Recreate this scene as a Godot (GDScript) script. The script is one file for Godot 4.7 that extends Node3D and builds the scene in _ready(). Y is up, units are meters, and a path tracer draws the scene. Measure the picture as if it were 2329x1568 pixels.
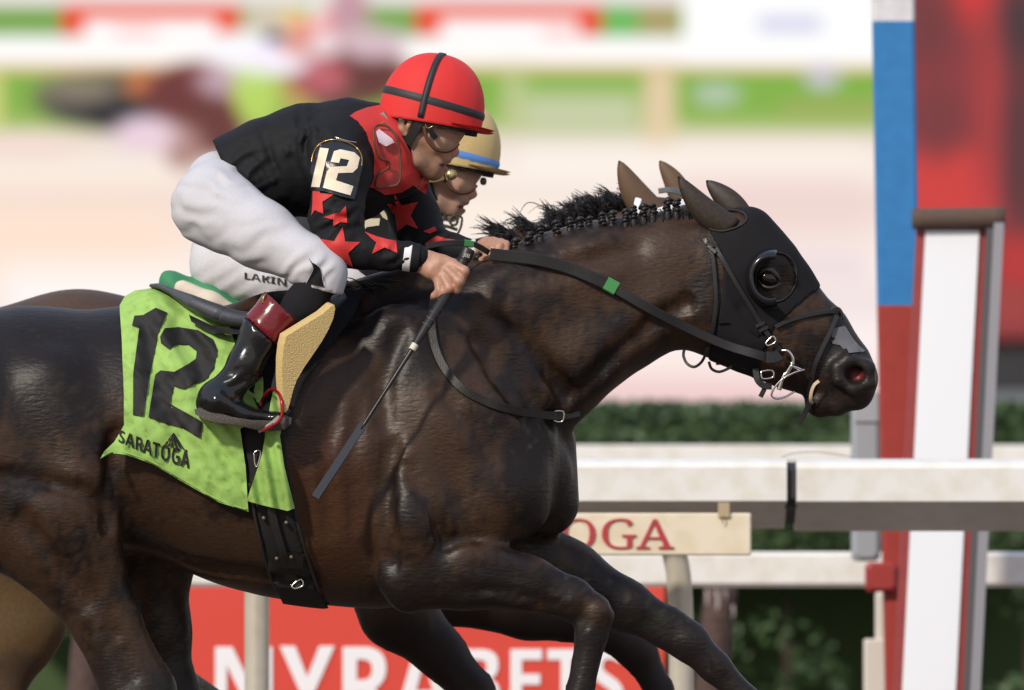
extends Node3D

# ---------------------------------------------------------------- camera map
# Measurements were taken on a 2329 x 1568 view of the picture: 930 of its units are one metre at the plane of the race.
const EYE := Vector3(0, 0.8, 28)
const AIM := Vector3(0, 1.394, 0)
const PPM := 930.0
var fwd: Vector3
var rgt: Vector3
var upv: Vector3

func P(x: float, y: float, z := 0.0) -> Vector3:
	var l := EYE.distance_to(AIM) * PPM
	var d := fwd + rgt * ((x - 1164.5) / l) + upv * ((784.0 - y) / l)
	return EYE + d * ((z - EYE.z) / d.z)

# ---------------------------------------------------------------- solid fields
class Field:
	var A := PackedVector3Array()
	var AB := PackedVector3Array()
	var IL := PackedFloat32Array()
	var RA := PackedFloat32Array()
	var DR := PackedFloat32Array()
	var IZ := PackedFloat32Array()
	var K := PackedFloat32Array()
	var OP := PackedInt32Array()
	var LO := PackedVector3Array()
	var HI := PackedVector3Array()
	var lo := Vector3.ONE * 1e9
	var hi := Vector3.ONE * -1e9
	var grow := 0.0
	var disp = null
	var clip = null
	var near := {}
	var host = null

	func cap(a: Vector3, b: Vector3, ra: float, rb: float, kz := 1.0, k := 0.02, op := 0):
		var iz := 1.0 / kz
		var sa := Vector3(a.x, a.y, a.z * iz)
		var sb := Vector3(b.x, b.y, b.z * iz)
		A.append(sa); AB.append(sb - sa)
		var l2 := (sb - sa).length_squared()
		IL.append(1.0 / l2 if l2 > 1e-9 else 0.0)
		RA.append(ra); DR.append(rb - ra); IZ.append(iz); K.append(k); OP.append(op)
		var ea := Vector3(ra, ra, ra * kz)
		var eb := Vector3(rb, rb, rb * kz)
		LO.append((a - ea).min(b - eb)); HI.append((a + ea).max(b + eb))
		if op == 0:
			lo = lo.min(LO[-1]); hi = hi.max(HI[-1])

	# joints given as picture x, y, metres z, picture radius
	func chain(js: Array, kz := 1.0, k := 0.02, op := 0):
		for i in js.size() - 1:
			var a = js[i]; var b = js[i + 1]
			cap(host.P(a[0], a[1], a[2]), host.P(b[0], b[1], b[2]), a[3] / 930.0, b[3] / 930.0, kz, k, op)

	func ball(j: Array, kz := 1.0, k := 0.02, op := 0):
		var a: Vector3 = host.P(j[0], j[1], j[2])
		cap(a, a, j[3] / 930.0, j[3] / 930.0, kz, k, op)

	func pick(l: Vector3, h: Vector3) -> PackedInt32Array:
		var out := PackedInt32Array()
		for i in A.size():
			var e := Vector3.ONE * (K[i] + 0.045 + absf(grow))
			var a := LO[i] - e
			var b := HI[i] + e
			if a.x < h.x and a.y < h.y and a.z < h.z and b.x > l.x and b.y > l.y and b.z > l.z:
				out.append(i)
		return out

	func eval(p: Vector3, list: PackedInt32Array) -> float:
		var d := 1.0
		for i in list:
			var pa := Vector3(p.x, p.y, p.z * IZ[i]) - A[i]
			var ab := AB[i]
			var t := clampf(pa.dot(ab) * IL[i], 0.0, 1.0)
			var e := (pa - ab * t).length() - RA[i] - DR[i] * t
			var k := K[i]
			if OP[i] == 0:
				var h := k - absf(d - e)
				d = minf(d, e) - (h * h / (4.0 * k) if h > 0.0 else 0.0)
			else:
				e = -e
				var h := k - absf(d - e)
				d = maxf(d, e) + (h * h / (4.0 * k) if h > 0.0 else 0.0)
		d -= grow
		if disp != null and absf(d) < 0.03:
			d += disp.call(p)
		if clip != null and d < 0.03:
			d = maxf(d, clip.call(p))
		return d

	func dist(p: Vector3) -> float:
		var c := Vector3i((p / 0.06).floor())
		var list = near.get(c)
		if list == null:
			list = pick(Vector3(c) * 0.06, Vector3(c + Vector3i.ONE) * 0.06)
			near[c] = list
		return eval(p, list) if list.size() else 0.05

	# first surface met from the front at x, y
	func front(x: float, y: float, z0 := 0.6, z1 := -0.6) -> float:
		var z := z0
		var last := z0
		while z > z1:
			var d := dist(Vector3(x, y, z))
			if d < 0.0015:
				break
			last = z
			z -= clampf(d * 0.6, 0.0015, 0.03)
		return z

	# ---- surface nets
	var cell := 0.01
	var base := Vector3.ZERO
	var blocks: Array = []
	var done: Array = []
	func work(n: int):
		var bc: Vector3i = blocks[n]
		var o := base + Vector3(bc * 8) * cell
		var list := pick(o, o + Vector3.ONE * cell * 8.0)
		if list.is_empty():
			return
		var w := cell * 8.0
		var least := 9.0
		var sum0 := 0
		for q in [Vector3(0, 0, 0), Vector3(1, 0, 0), Vector3(0, 1, 0), Vector3(1, 1, 0), Vector3(0, 0, 1), Vector3(1, 0, 1), Vector3(0, 1, 1), Vector3(1, 1, 1), Vector3(0.5, 0.5, 0.5)]:
			var e := eval(o + q * w, list)
			least = minf(least, absf(e))
			sum0 += 1 if e < 0.0 else 0
		if (sum0 == 0 or sum0 == 9) and least > w * 0.62:
			return
		var v := PackedFloat32Array()
		v.resize(729)
		var at := 0
		var neg := false
		var pos := false
		for k in 9:
			for j in 9:
				for i in 9:
					var e := eval(o + Vector3(i, j, k) * cell, list)
					v[at] = e
					at += 1
					if e < 0.0: neg = true
					else: pos = true
		if not (neg and pos):
			return
		var keys := PackedInt64Array()
		var pts := PackedVector3Array()
		var quads := PackedInt64Array()
		var off := [0, 1, 9, 10, 81, 82, 90, 91]
		var ed := [[0, 1], [2, 3], [4, 5], [6, 7], [0, 2], [1, 3], [4, 6], [5, 7], [0, 4], [1, 5], [2, 6], [3, 7]]
		var cp := [Vector3(0, 0, 0), Vector3(1, 0, 0), Vector3(0, 1, 0), Vector3(1, 1, 0), Vector3(0, 0, 1), Vector3(1, 0, 1), Vector3(0, 1, 1), Vector3(1, 1, 1)]
		for k in 8:
			for j in 8:
				for i in 8:
					var c := i + j * 9 + k * 81
					var s := 0
					for q in 8:
						if v[c + off[q]] < 0.0: s += 1
					var ky := key(bc.x * 8 + i, bc.y * 8 + j, bc.z * 8 + k)
					if s > 0 and s < 8:
						var sum := Vector3.ZERO
						var m := 0
						for e in ed:
							var a := v[c + off[e[0]]]
							var b := v[c + off[e[1]]]
							if (a < 0.0) != (b < 0.0):
								sum += (cp[e[0]] as Vector3).lerp(cp[e[1]], a / (a - b))
								m += 1
						keys.append(ky)
						pts.append(o + (Vector3(i, j, k) + sum / m) * cell)
					var a0 := v[c] < 0.0
					if a0 != (v[c + 1] < 0.0):
						quad(quads, a0, ky, ky - 65536, ky - 65536 - 4294967296, ky - 4294967296)
					if a0 != (v[c + 9] < 0.0):
						quad(quads, a0, ky, ky - 4294967296, ky - 4294967296 - 1, ky - 1)
					if a0 != (v[c + 81] < 0.0):
						quad(quads, a0, ky, ky - 1, ky - 1 - 65536, ky - 65536)
		done[n] = [keys, pts, quads]
	func key(i: int, j: int, k: int) -> int:
		return i + 100 + (j + 100) * 65536 + (k + 100) * 4294967296
	func quad(q: PackedInt64Array, inside: bool, a: int, b: int, c: int, d: int):
		if inside: q.append_array(PackedInt64Array([a, b, c, d]))
		else: q.append_array(PackedInt64Array([a, d, c, b]))

	func mesh(size: float, l = null, h = null, tint = null) -> ArrayMesh:
		cell = size
		var pad := Vector3.ONE * (maxf(grow, 0.0) + size * 2.0)
		var a: Vector3 = (lo if l == null else l) - pad
		var b: Vector3 = (hi if h == null else h) + pad
		base = a
		var n := Vector3i(((b - a) / (size * 8.0)).ceil())
		blocks = []
		for k in n.z:
			for j in n.y:
				for i in n.x:
					blocks.append(Vector3i(i, j, k))
		done = []
		done.resize(blocks.size())
		var id := WorkerThreadPool.add_group_task(work, blocks.size())
		WorkerThreadPool.wait_for_group_task_completion(id)
		var index := {}
		var verts := PackedVector3Array()
		for r in done:
			if r == null: continue
			var ks: PackedInt64Array = r[0]
			var ps: PackedVector3Array = r[1]
			for i in ks.size():
				index[ks[i]] = verts.size()
				verts.append(ps[i])
		var st := SurfaceTool.new()
		st.begin(Mesh.PRIMITIVE_TRIANGLES)
		st.set_smooth_group(0)
		for p in verts:
			if tint != null: st.set_color(tint.call(p))
			st.add_vertex(p)
		for r in done:
			if r == null: continue
			var q: PackedInt64Array = r[2]
			for i in range(0, q.size(), 4):
				var i0 = index.get(q[i], -1)
				var i1 = index.get(q[i + 1], -1)
				var i2 = index.get(q[i + 2], -1)
				var i3 = index.get(q[i + 3], -1)
				if i0 < 0 or i1 < 0 or i2 < 0 or i3 < 0: continue
				st.add_index(i0); st.add_index(i1); st.add_index(i2)
				st.add_index(i0); st.add_index(i2); st.add_index(i3)
		done = []
		st.generate_normals()
		return st.commit()

func field() -> Field:
	var f := Field.new()
	f.host = self
	return f

# ---------------------------------------------------------------- nodes
var used := {}
func numbered(called: String) -> String:
	var n: int = used.get(called, 0)
	used[called] = n + 1
	return called if n == 0 else "%s_%03d" % [called, n]

func thing(called: String, label: String, category: String, at := Vector3.ZERO, group := "") -> Node3D:
	var o := Node3D.new()
	o.name = numbered(called)
	add_child(o, true)
	o.position = at
	o.set_meta("label", label)
	o.set_meta("category", category)
	if group: o.set_meta("group", group)
	return o

func part(called: String, m: Mesh, mat: Material, parent: Node3D, label := "") -> MeshInstance3D:
	var o := MeshInstance3D.new()
	o.name = called if parent != self else numbered(called)
	o.mesh = m
	o.material_override = mat
	parent.add_child(o, true)
	var p: Node = parent
	var t := Vector3.ZERO
	while p is Node3D and p != self:
		t += p.position
		p = p.get_parent()
	o.position = -t            # meshes are modelled in place; their node is set back by where its thing stands
	if label: o.set_meta("label", label)
	return o

func structure(called: String, m: Mesh, mat: Material) -> MeshInstance3D:
	var o := part(called, m, mat, self)
	o.set_meta("kind", "structure")
	return o

# ---------------------------------------------------------------- materials
func lin(r: float, g: float, b: float) -> Color:
	return Color(r, g, b).linear_to_srgb()

func noise_tex(seed_: int, freq: float, ramp: Array, octaves := 4, size := 512, kind := FastNoiseLite.TYPE_SIMPLEX_SMOOTH) -> NoiseTexture2D:
	var n := FastNoiseLite.new()
	n.seed = seed_; n.frequency = freq; n.noise_type = kind
	n.fractal_octaves = octaves
	var t := NoiseTexture2D.new()
	t.width = size; t.height = size; t.seamless = true; t.noise = n
	if ramp.size():
		var g := Gradient.new()
		var offs := PackedFloat32Array()
		var cols := PackedColorArray()
		for r in ramp:
			offs.append(r[0]); cols.append(r[1])
		g.offsets = offs; g.colors = cols
		t.color_ramp = g
	return t

func grey(v: float) -> Color:
	return Color(v, v, v)

func paint(c: Color, rough := 0.6, o := {}) -> StandardMaterial3D:
	var m := StandardMaterial3D.new()
	m.albedo_color = c
	m.roughness = rough
	m.cull_mode = BaseMaterial3D.CULL_DISABLED
	for k in o: m.set(k, o[k])
	return m

# grain: albedo mottling and fine relief, laid in object axes
func grain(m: StandardMaterial3D, tex: Texture2D, scale: float, bump: Texture2D = null, depth := 0.05) -> StandardMaterial3D:
	m.uv1_triplanar = true
	m.uv1_world_triplanar = true
	m.uv1_scale = Vector3.ONE * scale
	m.albedo_texture = tex
	if bump:
		m.heightmap_enabled = true
		m.heightmap_texture = bump
		m.heightmap_scale = depth
	return m

# ---------------------------------------------------------------- shapes
func smooth_line(pts: Array, step: float) -> Array:     # Catmull-Rom through points (Vector3)
	var out := []
	for i in pts.size() - 1:
		var p0: Vector3 = pts[maxi(i - 1, 0)]
		var p1: Vector3 = pts[i]
		var p2: Vector3 = pts[i + 1]
		var p3: Vector3 = pts[mini(i + 2, pts.size() - 1)]
		var n := maxi(1, ceili(p1.distance_to(p2) / step))
		for k in n:
			out.append(p1.cubic_interpolate(p2, p0, p3, float(k) / n))
	out.append(pts[-1])
	return out

func starts() -> SurfaceTool:
	var st := SurfaceTool.new()
	st.begin(Mesh.PRIMITIVE_TRIANGLES)
	st.set_smooth_group(0)
	return st

func finish(st: SurfaceTool) -> ArrayMesh:
	st.index()
	st.generate_normals()
	return st.commit()

# ring stack -> skin; rings are arrays of Vector3 of equal length
func skin(st: SurfaceTool, rings: Array, closed := true, caps := true):
	var n: int = rings[0].size()
	for i in rings.size() - 1:
		for j in (n if closed else n - 1):
			var a: Vector3 = rings[i][j]
			var b: Vector3 = rings[i][(j + 1) % n]
			var c: Vector3 = rings[i + 1][(j + 1) % n]
			var d: Vector3 = rings[i + 1][j]
			for p in [a, c, b, a, d, c]: st.add_vertex(p)
	if caps and closed:
		for e in [0, rings.size() - 1]:
			var m := Vector3.ZERO
			for p in rings[e]: m += p
			m /= n
			for j in n:
				var a: Vector3 = rings[e][j]
				var b: Vector3 = rings[e][(j + 1) % n]
				for p in ([m, a, b] if e == 0 else [m, b, a]): st.add_vertex(p)

# round tube along 3-D points; radii in metres, one number or one per input point
func tube(st: SurfaceTool, pts: Array, r, seg := 8, step := 0.01, flat := 1.0):
	var line := smooth_line(pts, step)
	var rings := []
	var n := line.size()
	for i in n:
		var t: Vector3 = ((line[mini(i + 1, n - 1)] as Vector3) - line[maxi(i - 1, 0)]).normalized()
		var side := t.cross(Vector3(0, 0, 1))
		if side.length() < 0.05: side = t.cross(Vector3(0, 1, 0))
		side = side.normalized()
		var up := side.cross(t).normalized()
		var rr: float
		if r is Array:
			var f: float = float(i) / maxf(n - 1, 1) * (r.size() - 1)
			var q: int = mini(int(f), r.size() - 2)
			rr = lerpf(r[q], r[q + 1], f - q)
		else: rr = r
		var ring := []
		for j in seg:
			var a := TAU * j / seg
			var cs := cos(a)
			var sn := sin(a)
			if flat > 3.0:                         # broad seats: a boxier section
				cs = signf(cs) * pow(absf(cs), 0.6)
				sn = signf(sn) * pow(absf(sn), 0.4)
			ring.append((line[i] as Vector3) + side * cs * rr + up * sn * rr * flat)
		rings.append(ring)
	skin(st, rings)

# flat strap: rounded oblong section, wide across the picture plane, following 3-D points; normal hint per strap
func strap(st: SurfaceTool, pts: Array, width: float, thick: float, step := 0.008, face := Vector3(0, 0, 1)):
	var line := smooth_line(pts, step)
	var rings := []
	var n := line.size()
	for i in n:
		var t: Vector3 = ((line[mini(i + 1, n - 1)] as Vector3) - line[maxi(i - 1, 0)]).normalized()
		var side := t.cross(face).normalized()
		var up := side.cross(t).normalized()
		var w := width * 0.5
		var h := thick * 0.5
		var c := h * 0.6
		var ring := []
		for q in [[-w, -h + c], [-w, h - c], [-w + c, h], [w - c, h], [w, h - c], [w, -h + c], [w - c, -h], [-w + c, -h]]:
			ring.append((line[i] as Vector3) + side * q[0] + up * q[1])
		rings.append(ring)
	for j in 8:                                    # smooth along the strap, hard across its edges
		st.set_smooth_group(j + 1)
		var strip := []
		for r in rings: strip.append([r[j], r[(j + 1) % 8]])
		skin(st, strip, false, false)
	st.set_smooth_group(9)
	for e in [0, rings.size() - 1]:
		for j in range(1, 7):
			for p in ([rings[e][0], rings[e][j], rings[e][j + 1]] if e == 0 else [rings[e][0], rings[e][j + 1], rings[e][j]]): st.add_vertex(p)
	st.set_smooth_group(0)

# picture points -> 3-D points lying on a field's front surface
func on(f: Field, pts: Array, lift := 0.004, zg := 0.2, z0 := 0.6) -> Array:
	var out := []
	for q in pts:
		var w := P(q[0], q[1], zg)
		var z := f.front(w.x, w.y, z0)
		w = P(q[0], q[1], z)
		out.append(Vector3(w.x, w.y, z + lift))
	return out

func poly(pts: Array, zg: float) -> PackedVector2Array:
	var out := PackedVector2Array()
	for q in pts:
		var w := P(q[0], q[1], zg)
		out.append(Vector2(w.x, w.y))
	return out

# a sheet of the given outline (metres) laid over a height function zf(x, y), with thickness
func drape(outline: PackedVector2Array, zf: Callable, grid: float, thick := 0.002, holes: Array = [], off := Vector3.ZERO) -> ArrayMesh:
	var st := starts()
	var lo := Vector2.ONE * 1e9
	var hi := -lo
	for p in outline:
		lo = lo.min(p); hi = hi.max(p)
	var zs := {}
	var rim := {}
	var i0 := floori(lo.x / grid)
	var i1 := ceili(hi.x / grid)
	var j0 := floori(lo.y / grid)
	var j1 := ceili(hi.y / grid)
	for i in range(i0, i1):
		for j in range(j0, j1):
			var sq := PackedVector2Array([Vector2(i, j) * grid, Vector2(i + 1, j) * grid, Vector2(i + 1, j + 1) * grid, Vector2(i, j + 1) * grid])
			var bits: Array = []
			bits.append_array(Geometry2D.intersect_polygons(sq, outline))
			for h in holes:
				var left: Array = []
				for b in bits:
					for c in Geometry2D.clip_polygons(b, h): left.append(c)
				bits = left
			for b in bits:
				if b.size() < 3: continue
				var tri := Geometry2D.triangulate_polygon(b)
				for k in range(0, tri.size(), 3):
					var q := [b[tri[k]], b[tri[k + 1]], b[tri[k + 2]]]
					if (q[1] - q[0]).cross(q[2] - q[0]) > 0.0:
						q = [q[0], q[2], q[1]]
					if absf((q[1] - q[0]).cross(q[2] - q[0])) < 1e-10: continue
					for p in q:
						var s := Vector2i((p * 200000.0).round())
						if not zs.has(s): zs[s] = zf.call(p.x, p.y)
						st.add_vertex(Vector3(p.x, p.y, zs[s]))
					if thick > 0.0:
						for e in 3:
							var a := Vector2i((q[e] * 200000.0).round())
							var c := Vector2i((q[(e + 1) % 3] * 200000.0).round())
							if rim.has([c, a]): rim.erase([c, a])
							else: rim[[a, c]] = [q[e], q[(e + 1) % 3]]
	for e in rim:
		var a: Vector2 = rim[e][0]
		var b: Vector2 = rim[e][1]
		var za: float = zs[e[0]]
		var zb: float = zs[e[1]]
		var p := [Vector3(a.x, a.y, za), Vector3(b.x, b.y, zb), Vector3(b.x, b.y, zb - thick) + off, Vector3(a.x, a.y, za - thick) + off]
		st.set_smooth_group(1)
		for k in [0, 2, 1, 0, 3, 2]: st.add_vertex(p[k])
	st.set_smooth_group(0)
	return finish(st)

func box(st: SurfaceTool, c: Vector3, s: Vector3, b := 0.0, basis := Basis()):
	# a box with its edges along z and x chamfered by b
	var h := s * 0.5
	b = minf(b, minf(h.x, minf(h.y, h.z)) * 0.9)
	var rings := []
	for l in [[-h.z, b], [-h.z + b, 0.0], [h.z - b, 0.0], [h.z, b]]:
		var x: float = h.x - l[1]
		var y: float = h.y - l[1]
		var ring := []
		for q in [[-x, -y + b], [-x, y - b], [-x + b, y], [x - b, y], [x, y - b], [x, -y + b], [x - b, -y], [-x + b, -y]]:
			ring.append(c + basis * Vector3(q[0], q[1], l[0]))
		rings.append(ring)
	st.set_smooth_group(-1)
	skin(st, rings)
	st.set_smooth_group(0)

func boxmesh(c: Vector3, s: Vector3, b := 0.004, basis := Basis()) -> ArrayMesh:
	var st := starts()
	box(st, c, s, b, basis)
	return finish(st)

func stars(cx: float, cy: float, r: float, turn: float, sq := Vector2.ONE) -> Array:
	var out := []
	for i in 10:
		var a := turn + TAU * i / 10.0
		var q := r if i % 2 == 0 else r * 0.42
		out.append([cx + sin(a) * q * sq.x, cy - cos(a) * q * sq.y])
	return out

func _ready():
	fwd = (AIM - EYE).normalized()
	rgt = fwd.cross(Vector3.UP).normalized()
	upv = rgt.cross(fwd)
	# ---- camera
	var cam := Camera3D.new()
	cam.name = "camera"
	var lens := CameraAttributesPhysical.new()
	lens.frustum_focal_length = 24.0 / (2.0 * 0.843 / EYE.distance_to(AIM))
	lens.frustum_focus_distance = 27.75
	lens.frustum_near = 0.5
	lens.frustum_far = 2000.0
	lens.exposure_aperture = lens.frustum_focal_length / 85.0
	cam.attributes = lens
	add_child(cam)
	cam.look_at_from_position(EYE, AIM)
	cam.make_current()
	# ---- sky and sun: high thin overcast, low soft sun from the left
	var we := WorldEnvironment.new()
	we.name = "daylight"
	var env := Environment.new()
	env.background_mode = Environment.BG_SKY
	var sm := ProceduralSkyMaterial.new()
	sm.sky_top_color = Color(0.80, 0.87, 1.0)
	sm.sky_horizon_color = Color(1.0, 0.95, 0.89)
	sm.sky_curve = 0.25
	sm.ground_bottom_color = Color(0.45, 0.36, 0.30)
	sm.ground_horizon_color = Color(0.85, 0.78, 0.70)
	var sky := Sky.new()
	sky.sky_material = sm
	env.sky = sky
	env.background_energy_multiplier = 0.62
	env.tonemap_mode = Environment.TONE_MAPPER_LINEAR
	env.tonemap_exposure = EXPO
	env.sdfgi_enabled = true
	env.ssao_enabled = true
	env.ssil_enabled = true
	we.environment = env
	add_child(we)
	var sun := DirectionalLight3D.new()
	sun.name = "sun"
	sun.light_energy = 0.8
	sun.light_angular_distance = 4.0
	sun.light_color = Color(1.0, 0.955, 0.89)
	sun.shadow_enabled = true
	add_child(sun)
	sun.look_at_from_position(Vector3(-0.85, 1.0, 1.25), Vector3.ZERO)
	var t0 := Time.get_ticks_msec()
	setting()
	print("setting ", Time.get_ticks_msec() - t0)
	lead_horse()
	print("lead horse ", Time.get_ticks_msec() - t0)
	others(t0)

func soft(d: float, w: float) -> float:
	return clampf(0.5 - d / w, 0.0, 1.0)

# the race as shown on the big video board, in picture units: x -150..2100, y -60..980
func screen_picture() -> ImageTexture:
	var w := 281
	var h := 130
	var im := Image.create(w, h, false, Image.FORMAT_RGBA8)
	var rows := [[-60, 250, 246, 244], [4, 240, 228, 228], [9, 125, 170, 80], [74, 120, 165, 84], [80, 255, 255, 255], [135, 255, 252, 248], [145, 232, 196, 158], [157, 222, 190, 140], [161, 128, 176, 60], [215, 126, 176, 62], [255, 136, 176, 72], [285, 175, 195, 120], [305, 230, 214, 200], [350, 246, 232, 222], [400, 250, 238, 228], [440, 238, 218, 212], [520, 246, 228, 220], [600, 252, 240, 232], [680, 240, 226, 224], [760, 253, 240, 240], [830, 252, 232, 226], [885, 240, 205, 205], [980, 236, 196, 196]]
	# rectangles: x0 x1 y0 y1 r g b soft
	var rects := [[-150, 5, 160, 290, 214, 214, 130, 30], [140, 548, 8, 76, 238, 70, 40, 10], [190, 496, 36, 92, 255, 250, 250, 18], [260, 360, 60, 76, 255, 190, 186, 24], [705, 770, 9, 76, 100, 190, 105, 30], [950, 1378, 8, 76, 238, 74, 50, 10], [1006, 1324, 36, 92, 255, 250, 250, 18], [1240, 1320, 62, 78, 250, 180, 180, 24], [1378, 1462, 9, 76, 110, 186, 92, 12], [1462, 1556, 9, 76, 172, 158, 104, 12], [1562, 2100, -60, 142, 255, 255, 255, 16], [1735, 1880, 36, 66, 202, 202, 234, 34], [1190, 1470, 205, 300, 198, 205, 165, 60], [1155, 1195, 150, 290, 205, 205, 160, 60], [1472, 1548, 158, 330, 226, 203, 164, 26], [1790, 2100, 225, 262, 160, 172, 92, 34], [-150, 420, 440, 640, 254, 226, 206, 160], [0, 420, 600, 760, 255, 246, 242, 90], [1190, 1990, 330, 400, 253, 242, 232, 70], [1540, 1990, 400, 520, 240, 214, 208, 90], [1000, 1500, 440, 520, 254, 240, 226, 80], [1100, 1990, 560, 640, 240, 222, 224, 60]]
	# ellipses: cx cy rx ry r g b soft
	var ovals := [[1640, 210, 52, 26, 176, 196, 172, 0.8], [1882, 172, 40, 26, 198, 194, 202, 0.7], [262, 225, 160, 58, 50, 40, 50, 0.5], [300, 246, 95, 50, 14, 14, 24, 0.4], [185, 200, 90, 30, 130, 118, 100, 0.8], [335, 190, 52, 32, 196, 112, 62, 0.6], [455, 215, 120, 74, 104, 36, 38, 0.35], [478, 285, 80, 62, 100, 44, 40, 0.5], [420, 330, 42, 46, 172, 130, 124, 0.9], [520, 180, 70, 36, 190, 160, 172, 0.7], [585, 215, 52, 62, 182, 212, 92, 0.5], [580, 165, 40, 30, 190, 220, 120, 0.6], [690, 190, 46, 56, 200, 160, 92, 0.6], [800, 165, 124, 66, 96, 40, 38, 0.4], [770, 210, 50, 40, 104, 60, 56, 0.7], [740, 170, 50, 40, 190, 92, 102, 0.7], [330, 300, 70, 40, 236, 208, 222, 0.8], [60, 330, 120, 30, 244, 220, 210, 0.9], [560, 110, 86, 44, 252, 250, 255, 0.6], [640, 130, 70, 36, 250, 240, 255, 0.6], [660, 44, 52, 30, 238, 206, 150, 0.6], [715, 70, 48, 26, 244, 104, 66, 0.6], [745, 34, 40, 28, 250, 238, 236, 0.6], [760, 60, 36, 40, 244, 160, 160, 0.7], [600, 40, 46, 30, 214, 200, 180, 0.7], [630, 80, 24, 12, 40, 46, 90, 0.8], [690, 96, 46, 30, 224, 160, 150, 0.7], [745, 96, 34, 30, 240, 216, 220, 0.6], [800, 20, 40, 60, 196, 150, 162, 0.8], [850, 95, 70, 36, 214, 186, 196, 0.8]]
	for j in h:
		var y := -60.0 + j * 8.0
		var q := 0
		while q < rows.size() - 2 and rows[q + 1][0] < y: q += 1
		var f := clampf((y - rows[q][0]) / (rows[q + 1][0] - rows[q][0]), 0.0, 1.0)
		var bc := Vector3(rows[q][1], rows[q][2], rows[q][3]).lerp(Vector3(rows[q + 1][1], rows[q + 1][2], rows[q + 1][3]), f)
		for i in w:
			var x := -150.0 + i * 8.0
			var c := bc
			for r in rects:
				var dx: float = maxf(r[0] - x, x - r[1])
				if dx > r[7]: continue
				var dy: float = maxf(r[2] - y, y - r[3])
				if dy > r[7]: continue
				c = c.lerp(Vector3(r[4], r[5], r[6]), soft(dx, r[7]) * soft(dy, r[7]))
			for e in ovals:
				var u: float = (x - e[0]) / e[2]
				var v: float = (y - e[1]) / e[3]
				var d := u * u + v * v
				if d > 2.5: continue
				c = c.lerp(Vector3(e[4], e[5], e[6]), clampf((1.0 + e[7] * 0.6 - sqrt(d)) / e[7], 0.0, 1.0))
			im.set_pixel(i, j, Color8(clampi(int(c.x), 0, 255), clampi(int(c.y), 0, 255), clampi(int(c.z), 0, 255)))
	return ImageTexture.create_from_image(im)

# the red picture on the second board: x 2060..2480, y -60..760
func red_picture() -> ImageTexture:
	var im := Image.create(54, 104, false, Image.FORMAT_RGBA8)
	var ovals := [[2215, -30, 70, 80, 226, 48, 48, 1.2], [2110, 60, 60, 90, 120, 46, 52, 1.2], [2320, 60, 50, 100, 70, 40, 48, 1.0], [2250, 230, 40, 190, 176, 52, 56, 1.2], [2130, 270, 60, 80, 128, 46, 54, 1.2], [2330, 330, 46, 200, 92, 40, 48, 0.9], [2320, 600, 60, 70, 196, 44, 46, 0.9], [2300, 690, 60, 50, 170, 60, 58, 0.9]]
	for j in 104:
		for i in 54:
			var x := 2060.0 + i * 8.0
			var y := -60.0 + j * 8.0
			var c := Vector3(150, 48, 54).lerp(Vector3(222, 58, 56), soft(maxf(325.0 - y, y - 520.0), 60.0) * soft(maxf(2000.0 - x, x - 2268.0), 40.0))
			for e in ovals:
				var u: float = (x - e[0]) / e[2]
				var v: float = (y - e[1]) / e[3]
				var d := u * u + v * v
				if d > 4.0: continue
				c = c.lerp(Vector3(e[4], e[5], e[6]), clampf((1.0 + e[7] * 0.5 - sqrt(d)) / e[7], 0.0, 1.0))
			im.set_pixel(i, j, Color8(int(c.x), int(c.y), int(c.z)))
	return ImageTexture.create_from_image(im)

func sheet(x0: float, y0: float, x1: float, y1: float, z: float) -> ArrayMesh:
	var st := starts()
	var q := [P(x0, y0, z), P(x1, y0, z), P(x1, y1, z), P(x0, y1, z)]
	var uv := [Vector2(0, 0), Vector2(1, 0), Vector2(1, 1), Vector2(0, 1)]
	for k in [0, 1, 2, 0, 2, 3]:
		st.set_uv(uv[k])
		st.add_vertex(q[k])
	st.generate_normals()
	return st.commit()

# a box by its picture edges at depth z (front face) and its thickness
func pbox(x0: float, y0: float, x1: float, y1: float, z: float, deep: float, bev := 0.006) -> ArrayMesh:
	var a := P(x0, y0, z)
	var b := P(x1, y1, z)
	return boxmesh(Vector3((a.x + b.x) / 2, (a.y + b.y) / 2, z - deep / 2), Vector3(absf(b.x - a.x), absf(a.y - b.y), deep), bev)

func words(text: String, serif: bool, weight: int, x0: float, y0: float, x1: float, y1: float, z: float, deep := 0.004) -> ArrayMesh:
	var tm := TextMesh.new()
	var fo := SystemFont.new()
	fo.font_names = PackedStringArray(["Droid Serif" if serif else "Droid Sans"])
	fo.font_weight = weight
	tm.font = fo
	tm.text = text
	tm.font_size = 64
	tm.pixel_size = 0.01
	tm.depth = 0.05
	tm.curve_step = 1.0
	var arr := tm.surface_get_arrays(0)
	var v: PackedVector3Array = arr[Mesh.ARRAY_VERTEX]
	var idx: PackedInt32Array = arr[Mesh.ARRAY_INDEX]
	var lo := Vector3.ONE * 1e9
	var hi := -lo
	for p in v:
		lo = lo.min(p); hi = hi.max(p)
	var a := P(x0, y0, z)
	var b := P(x1, y1, z)
	var st := starts()
	st.set_smooth_group(-1)
	for n in (idx.size() if idx.size() else v.size()):
		var p: Vector3 = v[idx[n]] if idx.size() else v[n]
		var u := (p - lo) / (hi - lo)
		st.add_vertex(Vector3(lerpf(a.x, b.x, u.x), lerpf(b.y, a.y, u.y), z + u.z * deep))
	return finish(st)

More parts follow.
